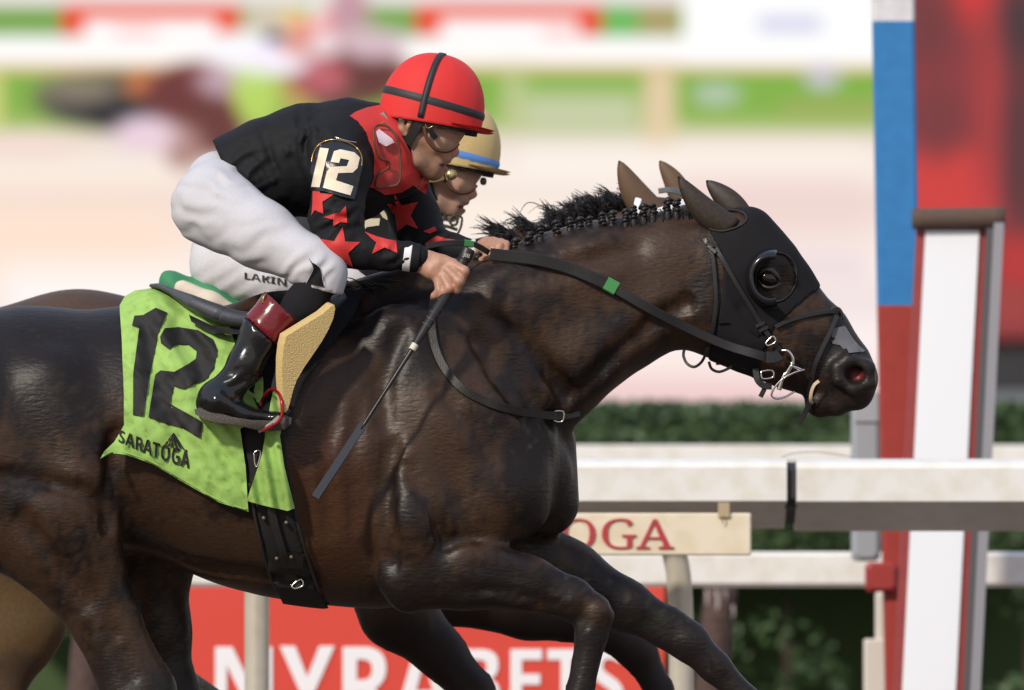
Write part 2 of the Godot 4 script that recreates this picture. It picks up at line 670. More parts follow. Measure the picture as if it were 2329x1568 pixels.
func glow(tex: Texture2D, k: float) -> StandardMaterial3D:
	var m := paint(Color(0.02, 0.02, 0.02), 0.5)
	m.emission_enabled = true
	m.emission = Color.WHITE
	m.emission_texture = tex
	m.emission_energy_multiplier = k
	m.emission_operator = BaseMaterial3D.EMISSION_OP_MULTIPLY
	return m

func extruded(profile: Array, xa: float, xb: float, z: float) -> ArrayMesh:
	# profile points [dz back from z, picture y]; runs along x from picture xa to xb
	var st := starts()
	st.set_smooth_group(-1)
	var rings := []
	for x in [xa, xb]:
		var w := P(x, 1100, z)
		var ring := []
		for q in profile:
			var h := P(x, q[1], z)
			ring.append(Vector3(w.x, h.y, z - q[0]))
		rings.append(ring)
	skin(st, rings)
	return finish(st)

var white_paint: StandardMaterial3D
var EXPO := 1.4
func setting():
	var g := starts()
	for q in [[-600, 400], [600, 400], [600, -900], [-600, 400], [600, -900], [-600, -900]]:
		g.add_vertex(Vector3(q[0], 0, q[1]))
	var dirt := paint(lin(0.20, 0.15, 0.115), 0.95)
	grain(dirt, noise_tex(3, 0.02, [[0.0, grey(0.72)], [1.0, grey(1.0)]]), 0.5)
	structure("ground", finish(g), dirt)
	var lawn := starts()
	for q in [[-600, -16.4], [600, -16.4], [600, -600], [-600, -16.4], [600, -600], [-600, -600]]:
		lawn.add_vertex(Vector3(q[0], 0.004, q[1]))
	structure("infield_turf", finish(lawn), grain(paint(lin(0.06, 0.11, 0.03), 0.95), noise_tex(4, 0.03, [[0.0, grey(0.7)], [1.0, grey(1.0)]]), 0.6))

	var dark := paint(lin(0.02, 0.02, 0.024), 0.6)
	var steel := paint(lin(0.36, 0.38, 0.41), 0.45, {"metallic": 0.3})
	# ---- video boards
	var vb := thing("video_board", "huge bright video board showing the race behind the hedge", "video board", P(900, 1400, -92.4) * Vector3(1, 0, 1))
	part("screen", sheet(-150, -60, 2080, 980, -92), glow(screen_picture(), 0.98 / EXPO), vb)
	part("cabinet", pbox(-170, -80, 2084, 990, -92.1, 1.2, 0.02), dark, vb)
	for x in [100, 700, 1300, 1900]: part("leg", pbox(x - 30, 985, x + 30, 1564, -92.4, 0.6, 0.02), steel, vb)
	var rb := thing("video_board", "dark red video board beside the blue finish pole", "video board", P(2200, 1400, -60.4) * Vector3(1, 0, 1))
	part("screen", sheet(2060, -60, 2480, 770, -60), glow(red_picture(), 0.82 / EXPO), rb)
	part("cabinet", pbox(2040, -80, 2500, 892, -60.1, 1.0, 0.02), dark, rb)
	part("plinth", pbox(2040, 892, 2500, 1600, -60.0, 1.2, 0.02), paint(lin(0.16, 0.17, 0.2), 0.7), rb)

	# ---- hedge
	var hd := thing("hedge", "clipped green hedge running behind the white rails", "hedge", P(1200, 1400, -17.4) * Vector3(1, 0, 1))
	var rng := RandomNumberGenerator.new()
	rng.seed = 11
	var st := starts()
	st.set_smooth_group(-1)
	var a := P(-150, 930, -17.0)
	var b := P(2480, 1300, -17.0)
	for n in 24000:
		var x := rng.randf_range(a.x, b.x)
		var low := rng.randf() < 0.35
		var y := rng.randf_range(0.25, a.y) if low else rng.randf_range(a.y - 0.62, a.y)
		var clump := sin(x * 5.1) * sin(x * 2.3 + 1.0) + sin(y * 9.0 + x * 3.0) * 0.5
		if low and clump < 0.1: continue
		var z := -17.0 - rng.randf_range(0.0, 0.5) + clump * 0.06 + (0.0 if y < a.y - 0.08 else -0.05)
		if rng.randf() < 0.2: y = a.y + rng.randf_range(-0.02, 0.03) ; z = rng.randf_range(-17.8, -17.0)
		var c := Vector3(x, y, z)
		var u := Vector3(rng.randf_range(-1, 1), rng.randf_range(-1, 1), rng.randf_range(-1, 1)).normalized()
		var v := u.cross(Vector3(rng.randf_range(-1, 1), rng.randf_range(-1, 1), rng.randf_range(-1, 1))).normalized()
		var s := rng.randf_range(0.018, 0.034)
		var tone := rng.randf_range(0.75, 1.2)
		st.set_color(Color(0.048 * tone, 0.092 * tone, 0.034 * tone))
		for q in [c - u * s, c + v * s * 0.55, c + u * s, c - u * s, c + u * s, c - v * s * 0.55]: st.add_vertex(q)
	part("foliage", finish(st), paint(Color.WHITE, 0.55, {"vertex_color_use_as_albedo": true, "backlight": Color(0.2, 0.3, 0.1)}), hd)
	# clipped top, open underneath between the stems, closed again by its far side
	var leafy := paint(lin(0.05, 0.085, 0.03), 0.9)
	var mid := (a.x + b.x) / 2
	part("clipped_top", boxmesh(Vector3(mid, a.y - 0.31, -18.0), Vector3(b.x - a.x, 0.58, 1.7), 0.06), leafy, hd)
	part("far_side", boxmesh(Vector3(mid, (a.y - 0.6) / 2, -18.7), Vector3(b.x - a.x, a.y - 0.61, 0.3), 0.02), leafy, hd)
	for n in 9:
		var tk := starts()
		var x := lerpf(a.x, b.x, (n + 0.5) / 9.0) + rng.randf_range(-0.05, 0.05)
		tube(tk, [Vector3(x, -0.02, -17.5), Vector3(x + rng.randf_range(-0.04, 0.04), 0.4, -17.5), Vector3(x + 0.03, 0.75, -17.5)], [0.035, 0.025, 0.02], 7, 0.1)
		part("stem", finish(tk), paint(lin(0.05, 0.035, 0.025), 0.9), hd)

	# ---- rails
	white_paint = paint(lin(0.74, 0.735, 0.72), 0.4)
	var stain := noise_tex(21, 0.012, [[0.0, Color(0.95, 0.93, 0.89)], [0.45, Color(0.985, 0.98, 0.965)], [0.65, Color(1, 1, 1)], [1.0, Color(1, 1, 1)]], 5)
	grain(white_paint, stain, 1.4)
	var back_rail := thing("rail", "thin pale far rail just above the top of the near rail", "rail", P(1200, 1400, -9.6) * Vector3(1, 0, 1))
	part("beam", pbox(-100, 1011, 2480, 1052, -9.6, 0.12, 0.004), white_paint, back_rail)
	for x in [-160, 585, 1165, 2090, 2520]: part("post", pbox(x - 14, 1040, x + 14, 1600, -9.64, 0.05, 0.01), white_paint, back_rail)
	var low_rail := thing("rail", "low white inner rail above the red banner", "rail", P(1200, 1400, -6.2) * Vector3(1, 0, 1))
	part("beam", pbox(-100, 1254, 2480, 1334, -6.2, 0.14, 0.012), white_paint, low_rail)
	for x in [-160, 585, 1000, 2100, 2520]: part("post", pbox(x - 16, 1325, x + 16, 1950, -6.25, 0.05, 0.01), white_paint, low_rail)
	var nr := thing("rail", "near white running rail with black gap at its joint", "rail", P(1200, 1400, -3.3) * Vector3(1, 0, 1))
	var prof := [[0.0, 1138], [0.0, 1062], [0.012, 1050], [0.05, 1043], [0.16, 1040], [0.30, 1046], [0.31, 1196], [0.27, 1200], [0.02, 1143]]
	part("beam", extruded(prof, -100, 1789, -3.2), white_paint, nr)
	part("beam", extruded([[0.0, 1139], [0.0, 1064], [0.012, 1051], [0.05, 1044], [0.16, 1041], [0.30, 1047], [0.31, 1202], [0.27, 1206], [0.02, 1144]], 1811, 2480, -3.2), white_paint, nr, "newer cleaner length of the white rail")
	part("joint", extruded([[0.02, 1132], [0.02, 1068], [0.06, 1052], [0.16, 1048], [0.29, 1052], [0.295, 1190], [0.04, 1150]], 1786, 1814, -3.2), dark, nr)
	var wire := starts()
	tube(wire, [P(1778, 1040, -3.3), P(1800, 1031, -3.3), P(1850, 1027, -3.3), P(1900, 1032, -3.3), P(1940, 1039, -3.3)], 0.0016, 6)
	part("tie_wire", finish(wire), paint(lin(0.3, 0.3, 0.28), 0.5), nr)
	for q in [[[585, 1180], [585, 1568], [585, 2010]], [[1515, 1190], [1536, 1268], [1545, 1330], [1549, 1450], [1549, 1568], [1549, 2010]], [[2560, 1190], [2580, 1330], [2580, 2010]], [[-350, 1190], [-350, 2010]]]:
		var ps := starts()
		var line := []
		for e in q: line.append(P(e[0], e[1], -3.42))
		line[-1].y = -0.02
		tube(ps, line, 0.034, 14, 0.03)
		part("post", finish(ps), grain(paint(lin(0.55, 0.52, 0.45), 0.35, {"metallic": 0.25}), stain, 2.0), nr)
	# name board hung under the near rail
	var sg := thing("name_board", "cream SARATOGA board hung under the near rail", "sign", P(1280, 1262, -3.15))
	part("panel", pbox(852, 1166, 1708, 1262, -3.13, 0.02, 0.004), grain(paint(lin(0.74, 0.66, 0.52), 0.6), stain, 1.5), sg)
	part("lettering", words("SARATOGA", true, 400, 886, 1178, 1532, 1247, -3.1285), paint(lin(0.42, 0.035, 0.045), 0.6), sg)
	for x in [900, 1646]:
		part("bracket", pbox(x - 13, 1142, x + 13, 1176, -3.121, 0.006, 0.001), paint(lin(0.42, 0.33, 0.2), 0.6), sg)
		var pin := starts()
		tube(pin, [P(x, 1172, -3.118), P(x - 1, 1184, -3.118), P(x - 4, 1190, -3.118)], 0.0016, 6)
		part("hook", finish(pin), paint(lin(0.25, 0.12, 0.06), 0.6), sg)
	# banner
	var bn := thing("banner", "red NYRA BETS banner hung below the low rail", "banner", P(950, 1660, -7.0))
	part("cloth", pbox(300, 1334, 1512, 1670, -7.0, 0.012, 0.003), paint(lin(0.62, 0.055, 0.035), 0.55), bn)
	var wl := paint(lin(0.80, 0.80, 0.84), 0.6)
	part("lettering", words("NYRA", false, 700, 490, 1466, 1035, 1640, -6.9985), wl, bn)
	part("lettering", words("BETS", false, 700, 1050, 1472, 1418, 1622, -6.9985), wl, bn)
	# brown posts of the hedge guard
	for q in [[1640, 1616, "brown timber post under the low rail by the hedge"], [216, 192, "brown timber post seen behind the hind legs"]]:
		var tp := thing("timber_post", q[2], "post", P(q[1], 1400, -8.6) * Vector3(1, 0, 1), "brown timber posts")
		var ps := starts()
		var top := P(q[0], 1330, -8.6)
		tube(ps, [top, P(q[1], 1568, -8.6), Vector3(P(q[1] - 10, 1568, -8.6).x, -0.02, -8.6)], 0.052, 10, 0.05)
		part("shaft", finish(ps), grain(paint(lin(0.115, 0.065, 0.055), 0.8), noise_tex(31, 0.02, [[0.0, grey(0.6)], [1.0, grey(1.0)]]), 3.0), tp)
		for k in [[-34, 0, 1.0], [-24, 6, 0.5], [-10, 2, 1.3], [8, 0, 0.7], [26, 34, 0.9]]:
			var fl := starts()
			var c := P(q[0] + k[0], 1342 + k[1], -8.6) + Vector3(0, 0, 0.05 if absf(k[0]) < 20.0 else 0.038)
			tube(fl, [c, c + Vector3(0.003, -0.03 * k[2], 0), c + Vector3(-0.002, -0.05 * k[2], 0)], [0.004, 0.0045 * k[2], 0.001], 6, 0.02, 0.4)
			part("paint_drip", finish(fl), paint(lin(0.4, 0.36, 0.34), 0.7), tp)
	# finish pole
	var fp := thing("finish_pole", "tall finish pole striped white, blue and red", "pole", P(2045, 1400, -5.6) * Vector3(1, 0, 1))
	var mix := noise_tex(41, 0.015, [[0.0, grey(0.92)], [1.0, grey(1.0)]])
	var bands := [[-80, 50, lin(0.68, 0.68, 0.72), 2030, 2031], [50, 695, lin(0.022, 0.19, 0.48), 2031, 2042], [695, 1990, lin(0.33, 0.035, 0.025), 2042, 2062]]
	for q in bands:
		var ps := starts()
		var c0 := P(q[3], q[0], -5.6)
		var c1 := P(q[4], q[1], -5.6)
		if q[1] > 1900: c1.y = 0.0
		var rr := []
		for c in [c0, c1]:
			var hw: float = lerpf(0.061, 0.052, clampf((c0.y - c.y) / 2.0, 0.0, 1.0)) if q[1] > 700 else 0.061
			var ring := []
			for e in [[-1, -0.86], [-1, 0.86], [-0.86, 1], [0.86, 1], [1, 0.86], [1, -0.86], [0.86, -1], [-0.86, -1]]: ring.append(c + Vector3(e[0] * hw, 0, e[1] * hw))
			rr.append(ring)
		ps.set_smooth_group(-1)
		skin(ps, rr)
		part("band", finish(ps), grain(paint(q[2], 0.5), mix, 2.0), fp)
	part("bracket", pbox(1968, 1278, 2040, 1345, -5.5, 0.08, 0.01), paint(lin(0.30, 0.03, 0.025), 0.5), fp)
	var eb := thing("junction_box", "grey electrical box fixed to the red foot of the finish pole", "electrical box", P(1970, 1040, -5.7))
	part("housing", pbox(1938, 888, 2002, 1275, -5.72, 0.16, 0.012), paint(lin(0.30, 0.33, 0.37), 0.5), eb)
	part("lid", pbox(1942, 892, 1998, 960, -5.712, 0.01, 0.003), paint(lin(0.33, 0.36, 0.40), 0.5), eb)
	var wb := thing("cable_box", "pale stepped cable box standing at the finish pole", "electrical box", P(1985, 1400, -5.7) * Vector3(1, 0, 1))
	part("column", pbox(1992, 1345, 2036, 1462, -5.74, 0.12, 0.006), paint(lin(0.6, 0.57, 0.52), 0.6), wb)
	var pb := P(1966, 1452, -5.73)
	var pc := P(2036, 1452, -5.73)
	part("cabinet", boxmesh(Vector3((pb.x + pc.x) / 2, pb.y / 2, -5.80), Vector3(pc.x - pb.x, pb.y, 0.14), 0.006), paint(lin(0.6, 0.57, 0.52), 0.6), wb)
	# tilted finish mirror
	var fm := thing("finish_mirror", "tall tilted white strip mirror in a red frame with brown roll on top", "mirror", P(2110, 1400, -5.0) * Vector3(1, 0, 1))
	var slant := func(x0: float, x1: float, y0: float, y1: float, z: float, deep: float) -> ArrayMesh:
		var s := starts()
		s.set_smooth_group(-1)
		var rr := []
		for y in [y0, y1]:
			var sh: float = -(y - 525.0) * 0.0508
			var p := P(x0 + sh, y, z)
			var q := P(x1 + sh, y, z)
			if y > 1900.0:
				p.y = 0.0; q.y = 0.0
			rr.append([p, q, q - Vector3(0, 0, deep), p - Vector3(0, 0, deep)])
		skin(s, rr)
		return finish(s)
	part("frame", slant.call(2084, 2244, 505, 1960, -5.0, 0.05), grain(paint(lin(0.30, 0.045, 0.045), 0.5), mix, 2.0), fm)
	part("mirror_strip", slant.call(2104, 2226, 524, 1900, -4.992, 0.006), paint(lin(0.80, 0.83, 0.89), 0.3), fm)
	part("edge_rail", slant.call(2243, 2262, 505, 1960, -4.97, 0.07), paint(lin(0.08, 0.08, 0.09), 0.5), fm)
	part("edge_rail", slant.call(2259, 2282, 490, 1960, -4.955, 0.07), paint(lin(0.34, 0.34, 0.38), 0.35, {"metallic": 0.4}), fm)
	var rl := starts()
	tube(rl, [P(2074, 497, -4.98), P(2180, 496, -4.98), P(2284, 494, -4.98)], 0.030, 16, 0.05)
	part("canvas_roll", finish(rl), grain(paint(lin(0.10, 0.065, 0.05), 0.85), mix, 3.0), fm)

var hf: Field          # body of the leading horse
var skin_noise: FastNoiseLite

func px(p: Vector3) -> Vector2:       # back to picture units, for placing coat markings
	var d := p - EYE
	var k := d.dot(fwd)
	var l := EYE.distance_to(AIM) * PPM
	return Vector2(1164.5 + d.dot(rgt) / k * l, 784.0 - d.dot(upv) / k * l)

func spot(q: Vector2, x: float, y: float, rx: float, ry: float) -> float:
	var u := (q.x - x) / rx
	var v := (q.y - y) / ry
	return maxf(0.0, 1.0 - (u * u + v * v))

func lead_coat(p: Vector3) -> Color:
	var q := px(p)
	var n := skin_noise.get_noise_3d(p.x * 6.0, p.y * 6.0, p.z * 6.0)
	var m := skin_noise.get_noise_3d(p.x * 34.0 + 9.0, p.y * 22.0, p.z * 22.0)
	var s := skin_noise.get_noise_3d(p.x * 90.0 + 5.0, p.y * 90.0, p.z * 90.0)
	# wet, dark hair against dry brown hair
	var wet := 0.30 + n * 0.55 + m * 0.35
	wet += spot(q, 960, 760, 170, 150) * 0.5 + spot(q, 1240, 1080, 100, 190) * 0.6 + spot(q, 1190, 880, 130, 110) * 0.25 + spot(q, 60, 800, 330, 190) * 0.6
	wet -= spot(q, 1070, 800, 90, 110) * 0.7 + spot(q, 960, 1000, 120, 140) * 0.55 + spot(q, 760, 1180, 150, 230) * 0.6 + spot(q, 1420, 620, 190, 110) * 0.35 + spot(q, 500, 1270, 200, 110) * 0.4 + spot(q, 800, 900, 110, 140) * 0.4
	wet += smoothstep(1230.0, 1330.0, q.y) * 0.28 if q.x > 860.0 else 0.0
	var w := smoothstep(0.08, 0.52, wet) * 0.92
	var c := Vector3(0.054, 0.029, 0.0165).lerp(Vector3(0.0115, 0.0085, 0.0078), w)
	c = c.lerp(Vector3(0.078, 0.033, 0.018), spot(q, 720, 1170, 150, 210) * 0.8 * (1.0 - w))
	# dried track dust: specks and smears
	var dust := smoothstep(0.25, 0.65, m * 0.5 + s * 0.8 + n * 0.3) * 0.32
	dust *= 0.35 + spot(q, 1230, 1080, 110, 200) * 0.9 + spot(q, 1340, 1400, 130, 190) * 0.9 + spot(q, 1580, 1450, 260, 190) * 0.9 + spot(q, 300, 1350, 190, 330) * 1.3 + spot(q, 1000, 900, 220, 200) * 0.6
	c = c.lerp(Vector3(0.13, 0.105, 0.08), clampf(dust, 0.0, 0.6))
	# black points: lower legs, muzzle
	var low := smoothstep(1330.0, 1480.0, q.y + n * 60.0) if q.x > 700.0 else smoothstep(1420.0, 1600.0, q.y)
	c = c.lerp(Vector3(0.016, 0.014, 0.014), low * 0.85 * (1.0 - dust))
	c = c.lerp(Vector3(0.022, 0.02, 0.02), smoothstep(1850.0, 1930.0, q.x + n * 30.0) * 0.8)
	c = c.lerp(Vector3(0.19, 0.018, 0.02), spot(q, 1949, 853, 20, 13) * 1.2 if p.z < 0.066 and p.z > 0.0 else 0.0)
	return Color(c.x, c.y, c.z)

# an ear as a leaf-shaped cup: root, tip, half breadth, how far it turns
func ear_mesh(root: Vector3, tip: Vector3, half: float, bend: Vector3) -> ArrayMesh:
	var rows := 16
	var rings := []
	var ax := tip - root
	var side := ax.cross(Vector3(0, 0, 1)).normalized()
	for i in rows:
		var t := float(i) / (rows - 1)
		var wd := half * (0.62 + 1.1 * t - 0.3 * t * t) * pow(maxf(1.0 - t, 0.0), 0.74) * (1.2 - 0.1 * t) + 0.0015
		var c := root + ax * t + bend * sin(t * PI) + side * (t * t - t) * half * 0.5
		var ring := []
		for j in 13:
			var a := lerpf(-2.5, 2.5, j / 12.0)
			ring.append(c + side * sin(a) * wd + Vector3(0, 0, 1) * (cos(a) * wd * 0.62))
		for j in 13:
			var a := lerpf(2.5, -2.5, j / 12.0)
			ring.append(c + side * sin(a) * (wd - 0.004 * (1.0 - t)) + Vector3(0, 0, 1) * (cos(a) * (wd - 0.004 * (1.0 - t)) * 0.62))
		rings.append(ring)
	var st := starts()
	skin(st, rings)
	return finish(st)

var coat: StandardMaterial3D
var coat2: StandardMaterial3D
var hide_bump: NoiseTexture2D
var leather: StandardMaterial3D
var steel_m: StandardMaterial3D
var black_cloth: StandardMaterial3D

func common():
	skin_noise = FastNoiseLite.new()
	skin_noise.seed = 5
	skin_noise.noise_type = FastNoiseLite.TYPE_SIMPLEX_SMOOTH
	skin_noise.frequency = 1.0
	skin_noise.fractal_octaves = 3
	hide_bump = noise_tex(61, 0.035, [], 4)
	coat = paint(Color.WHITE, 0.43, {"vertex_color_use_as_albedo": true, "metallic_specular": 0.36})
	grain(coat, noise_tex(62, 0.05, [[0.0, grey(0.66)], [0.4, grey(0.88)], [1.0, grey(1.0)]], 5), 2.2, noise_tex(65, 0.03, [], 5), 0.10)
	coat.uv1_scale = Vector3(2.2, 6.0, 6.0)      # short hair lying back along the body
	coat2 = paint(Color.WHITE, 0.5, {"vertex_color_use_as_albedo": true, "metallic_specular": 0.36})
	grain(coat2, noise_tex(66, 0.04, [[0.0, grey(0.85)], [1.0, grey(1.0)]], 4), 3.0)
	leather = paint(lin(0.012, 0.012, 0.013), 0.38)
	grain(leather, noise_tex(63, 0.05, [[0.0, grey(0.7)], [0.72, grey(1.0)], [0.86, Color(1.0, 1.0, 1.0)], [1.0, Color(1, 1, 1)]]), 12.0, hide_bump, 0.03)
	steel_m = paint(lin(0.62, 0.60, 0.56), 0.22, {"metallic": 1.0})
	black_cloth = paint(lin(0.010, 0.010, 0.012), 0.85, {"metallic_specular": 0.3})

func lead_horse():
	common()
	var f := field()
	hf = f
	# trunk
	f.chain([[60, 985, 0, 278], [330, 972, 0, 268], [640, 1022, 0, 322]], 0.84, 0.05)
	f.chain([[600, 1018, 0, 316], [800, 1040, 0, 324]], 0.76, 0.06)
	f.chain([[780, 1040, 0, 322], [900, 1048, 0, 316], [1080, 1060, 0, 190], [1190, 1080, 0, 110]], 0.66, 0.06)
	f.chain([[640, 760, 0, 90], [860, 725, 0, 80], [1010, 720, 0, 110]], 0.6, 0.08)          # withers
	# hind quarters
	f.chain([[-250, 1010, 0, 250], [60, 985, 0, 280]], 0.86, 0.05)
	f.chain([[-90, 1040, 0.14, 255], [110, 1170, 0.18, 160], [236, 1400, 0.17, 76], [318, 1580, 0.16, 80], [330, 1625, 0.16, 62]], 0.62, 0.035)
	f.chain([[120, 880, 0.20, 70], [190, 1080, 0.235, 60]], 0.7, 0.06)
	f.chain([[330, 1620, 0.16, 60], [250, 1850, 0.16, 36], [225, 1930, 0.16, 40], [280, 2010, 0.16, 36]], 0.85, 0.03)
	f.chain([[0, 1000, -0.15, 230], [330, 1250, -0.17, 110], [362, 1430, -0.17, 66], [385, 1580, -0.17, 62], [345, 1850, -0.17, 36], [400, 1960, -0.17, 38], [430, 2020, -0.17, 40]], 0.62, 0.05)
	# neck
	f.chain([[1040, 850, 0, 250], [1180, 782, 0, 212], [1360, 686, 0, 170], [1530, 634, 0, 138], [1590, 622, 0, 130]], 0.56, 0.06)
	f.chain([[900, 700, 0, 70], [1080, 672, 0, 66], [1250, 606, 0, 56], [1440, 550, 0, 40], [1560, 526, 0, 36]], 0.6, 0.05)   # crest
	f.chain([[1130, 930, 0.07, 90], [1330, 800, 0.055, 80], [1500, 700, 0.05, 66]], 0.75, 0.04)                              # underside muscle
	f.chain([[1010, 760, 0.10, 80], [1150, 700, 0.075, 90], [1350, 610, 0.05, 80]], 0.6, 0.05)
	# shoulder and breast
	f.chain([[905, 790, 0.14, 100], [1010, 970, 0.17, 120], [1100, 1120, 0.175, 110]], 0.6, 0.05)
	f.chain([[1000, 760, 0.13, 60], [1110, 940, 0.16, 70], [1170, 1080, 0.14, 70]], 0.7, 0.04)
	f.chain([[925, 1060, 0.21, 90], [940, 1180, 0.225, 92], [950, 1280, 0.20, 84]], 0.62, 0.025)
	f.chain([[1130, 1120, 0.15, 100], [960, 1300, 0.18, 80]], 0.7, 0.035)
	f.chain([[1180, 1010, 0.08, 88], [1168, 1140, 0.095, 86]], 0.95, 0.03)
	f.chain([[1245, 1010, -0.04, 66], [1236, 1140, -0.05, 82]], 0.95, 0.007)
	# near fore leg
	f.chain([[935, 1300, 0.19, 82], [1060, 1298, 0.19, 86], [1200, 1326, 0.185, 62], [1300, 1360, 0.185, 46], [1352, 1398, 0.185, 42]], 0.72, 0.022)
	f.chain([[1060, 1335, 0.225, 34], [1200, 1352, 0.212, 22]], 0.7, 0.02)
	f.chain([[1050, 1270, 0.225, 44], [1220, 1310, 0.21, 26]], 0.7, 0.02)
	f.ball([926, 1358, 0.19, 34], 0.8, 0.025)
	f.chain([[1354, 1395, 0.185, 42], [1344, 1446, 0.185, 36], [1320, 1565, 0.185, 31], [1290, 1690, 0.18, 28], [1282, 1725, 0.18, 36]], 0.85, 0.015)
	f.ball([1368, 1385, 0.20, 24], 0.9, 0.015)
	f.ball([1338, 1436, 0.20, 22], 0.9, 0.012)
	f.chain([[1282, 1725, 0.18, 36], [1210, 1790, 0.18, 30], [1190, 1812, 0.18, 34]], 0.9, 0.02)
	# far fore leg
	f.chain([[1180, 1260, -0.13, 100], [1290, 1310, -0.15, 80], [1420, 1375, -0.15, 56], [1520, 1428, -0.15, 44], [1566, 1458, -0.15, 44]], 0.75, 0.03)
	f.chain([[1566, 1458, -0.15, 44], [1625, 1515, -0.15, 35], [1700, 1590, -0.15, 28], [1850, 1790, -0.15, 27], [1870, 1830, -0.15, 36]], 0.85, 0.02)
	f.chain([[1870, 1830, -0.15, 36], [1950, 1900, -0.15, 30], [1980, 1935, -0.15, 36]], 0.9, 0.02)
	# head
	f.chain([[1640, 625, 0, 138], [1660, 645, 0, 142], [1792, 770, 0, 106], [1912, 858, 0, 74]], 0.60, 0.03)
	f.chain([[1600, 700, 0, 102], [1700, 755, 0, 88]], 0.88, 0.025)
	f.chain([[1690, 530, 0, 52], [1752, 602, 0, 60]], 1.2, 0.03)
	f.chain([[1712, 522, 0, 40], [1800, 640, 0, 40], [1880, 745, 0, 44], [1930, 815, 0, 46]], 0.9, 0.03)
	f.chain([[1780, 690, 0.055, 22], [1850, 760, 0.05, 12]], 0.8, 0.02)                     # cheek ridge
	f.chain([[1915, 842, 0, 64], [1950, 862, 0, 46]], 0.95, 0.02)
	f.chain([[1930, 818, 0.056, 15], [1972, 836, 0.047, 16], [1976, 872, 0.045, 14], [1940, 884, 0.058, 13], [1906, 862, 0.062, 12], [1904, 836, 0.06, 12], [1930, 818, 0.056, 13]], 1.0, 0.015)   # nostril wing
	f.ball([1866, 913, 0, 37], 1.0, 0.012)
	f.ball([1902, 915, 0, 32], 1.05, 0.012)
	f.ball([1946, 893, 0, 40], 1.0, 0.012)
	f.ball([1747, 632, 0.086, 20], 0.8, 0.012)
	f.chain([[1926, 846, 0.105, 19], [1952, 854, 0.10, 21]], 1.3, 0.008, 1)
	f.chain([[1940, 852, 0.10, 20], [1946, 851, 0.058, 20]], 1.0, 0.008, 1)
	f.chain([[1858, 864, 0.072, 6], [1889, 897, 0.068, 6.5], [1922, 934, 0.042, 7]], 1.0, 0.004, 1)
	for g in [
		[[[890, 1010], [874, 1100], [874, 1190], [890, 1280]], 28, 0.013],
		[[[1085, 770], [1130, 850], [1185, 930]], 22, 0.012],
		[[[1000, 1250], [1045, 1222], [1085, 1222]], 14, 0.010],
		[[[1260, 950], [1380, 830], [1480, 740], [1560, 690]], 24, 0.013],
		[[[1050, 1338], [1150, 1345], [1260, 1372]], 10, 0.008],
		[[[10, 1080], [120, 1098], [200, 1122], [245, 1150]], 24, 0.013],
		[[[50, 1180], [140, 1290], [200, 1370]], 26, 0.012],
		[[[262, 990], [258, 1100], [250, 1200]], 24, 0.015],
		[[[910, 750], [868, 860], [878, 960]], 34, 0.011],
		[[[1320, 1390], [1316, 1434]], 9, 0.007], [[[1316, 1470], [1298, 1562]], 7, 0.007],
		[[[1150, 640], [1290, 600], [1450, 560]], 30, 0.007], [[[1120, 720], [1220, 800], [1290, 900]], 24, 0.009],
		[[[770, 900], [742, 1050], [752, 1220]], 26, 0.005], [[[824, 900], [800, 1050], [812, 1200]], 26, 0.005], [[[712, 960], [690, 1080], [700, 1230]], 26, 0.005],
		[[[930, 1060], [990, 1150], [1010, 1235]], 20, 0.008], [[[1090, 1288], [1190, 1312], [1290, 1345]], 9, 0.005], [[[1390, 1372], [1470, 1412], [1530, 1440]], 10, 0.006], [[[1590, 1492], [1650, 1552], [1700, 1600]], 7, 0.005], [[[215, 1330], [262, 1440], [300, 1540]], 16, 0.008], [[[1660, 640], [1690, 700], [1730, 760]], 20, 0.004], [[[1000, 880], [1070, 960], [1120, 1040]], 26, 0.006], [[[300, 1230], [420, 1285], [560, 1310], [700, 1325]], 26, 0.006]]:
		f.near.clear()
		var w := on(f, g[0], 0.0, 0.2)
		var r: float = g[1] / 930.0
		for i in w.size() - 1:
			var dp: float = g[2] * 1.45
			var a: Vector3 = w[i] + Vector3(0, 0, r - dp)
			var b2: Vector3 = w[i + 1] + Vector3(0, 0, r - dp)
			f.cap(a, b2, r, r, 1.0, 0.012, 1)
	f.near.clear()
	var h := thing("horse", "dark bay racehorse in black blinkers galloping in front", "horse", P(700, 2080, 0))
	var whole := SurfaceTool.new()          # trunk, then the finer head and the reaching leg, as one body
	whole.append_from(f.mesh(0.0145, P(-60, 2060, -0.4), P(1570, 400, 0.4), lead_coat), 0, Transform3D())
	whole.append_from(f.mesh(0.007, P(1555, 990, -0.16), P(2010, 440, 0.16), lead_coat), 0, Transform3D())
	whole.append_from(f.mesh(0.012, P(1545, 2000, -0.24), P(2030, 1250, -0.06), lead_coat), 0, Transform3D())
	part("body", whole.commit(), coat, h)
	# ears
	part("ear", ear_mesh(P(1662, 520, 0.055), P(1542, 401, 0.075), 0.039, Vector3(-0.004, -0.008, 0)), grain(paint(lin(0.045, 0.028, 0.018), 0.6), noise_tex(68, 0.05, [[0.0, grey(0.6)], [1.0, grey(1.0)]], 5), 3.0), h)
	part("ear", ear_mesh(P(1688, 492, -0.06), P(1606, 410, -0.07), 0.036, Vector3(0.006, 0.004, 0)), grain(paint(lin(0.045, 0.028, 0.018), 0.6), noise_tex(68, 0.05, [[0.0, grey(0.6)], [1.0, grey(1.0)]], 5), 3.0), h)
	# eye
	var eye := starts()
	var ec := P(1747, 632, 0.0985)
	tube(eye, [ec + Vector3(-0.022, 0.004, -0.006), ec + Vector3(-0.010, 0.003, 0.002), ec + Vector3(0.007, -0.003, 0.003), ec + Vector3(0.022, -0.009, -0.004)], [0.004, 0.0165, 0.016, 0.003], 18, 0.002)
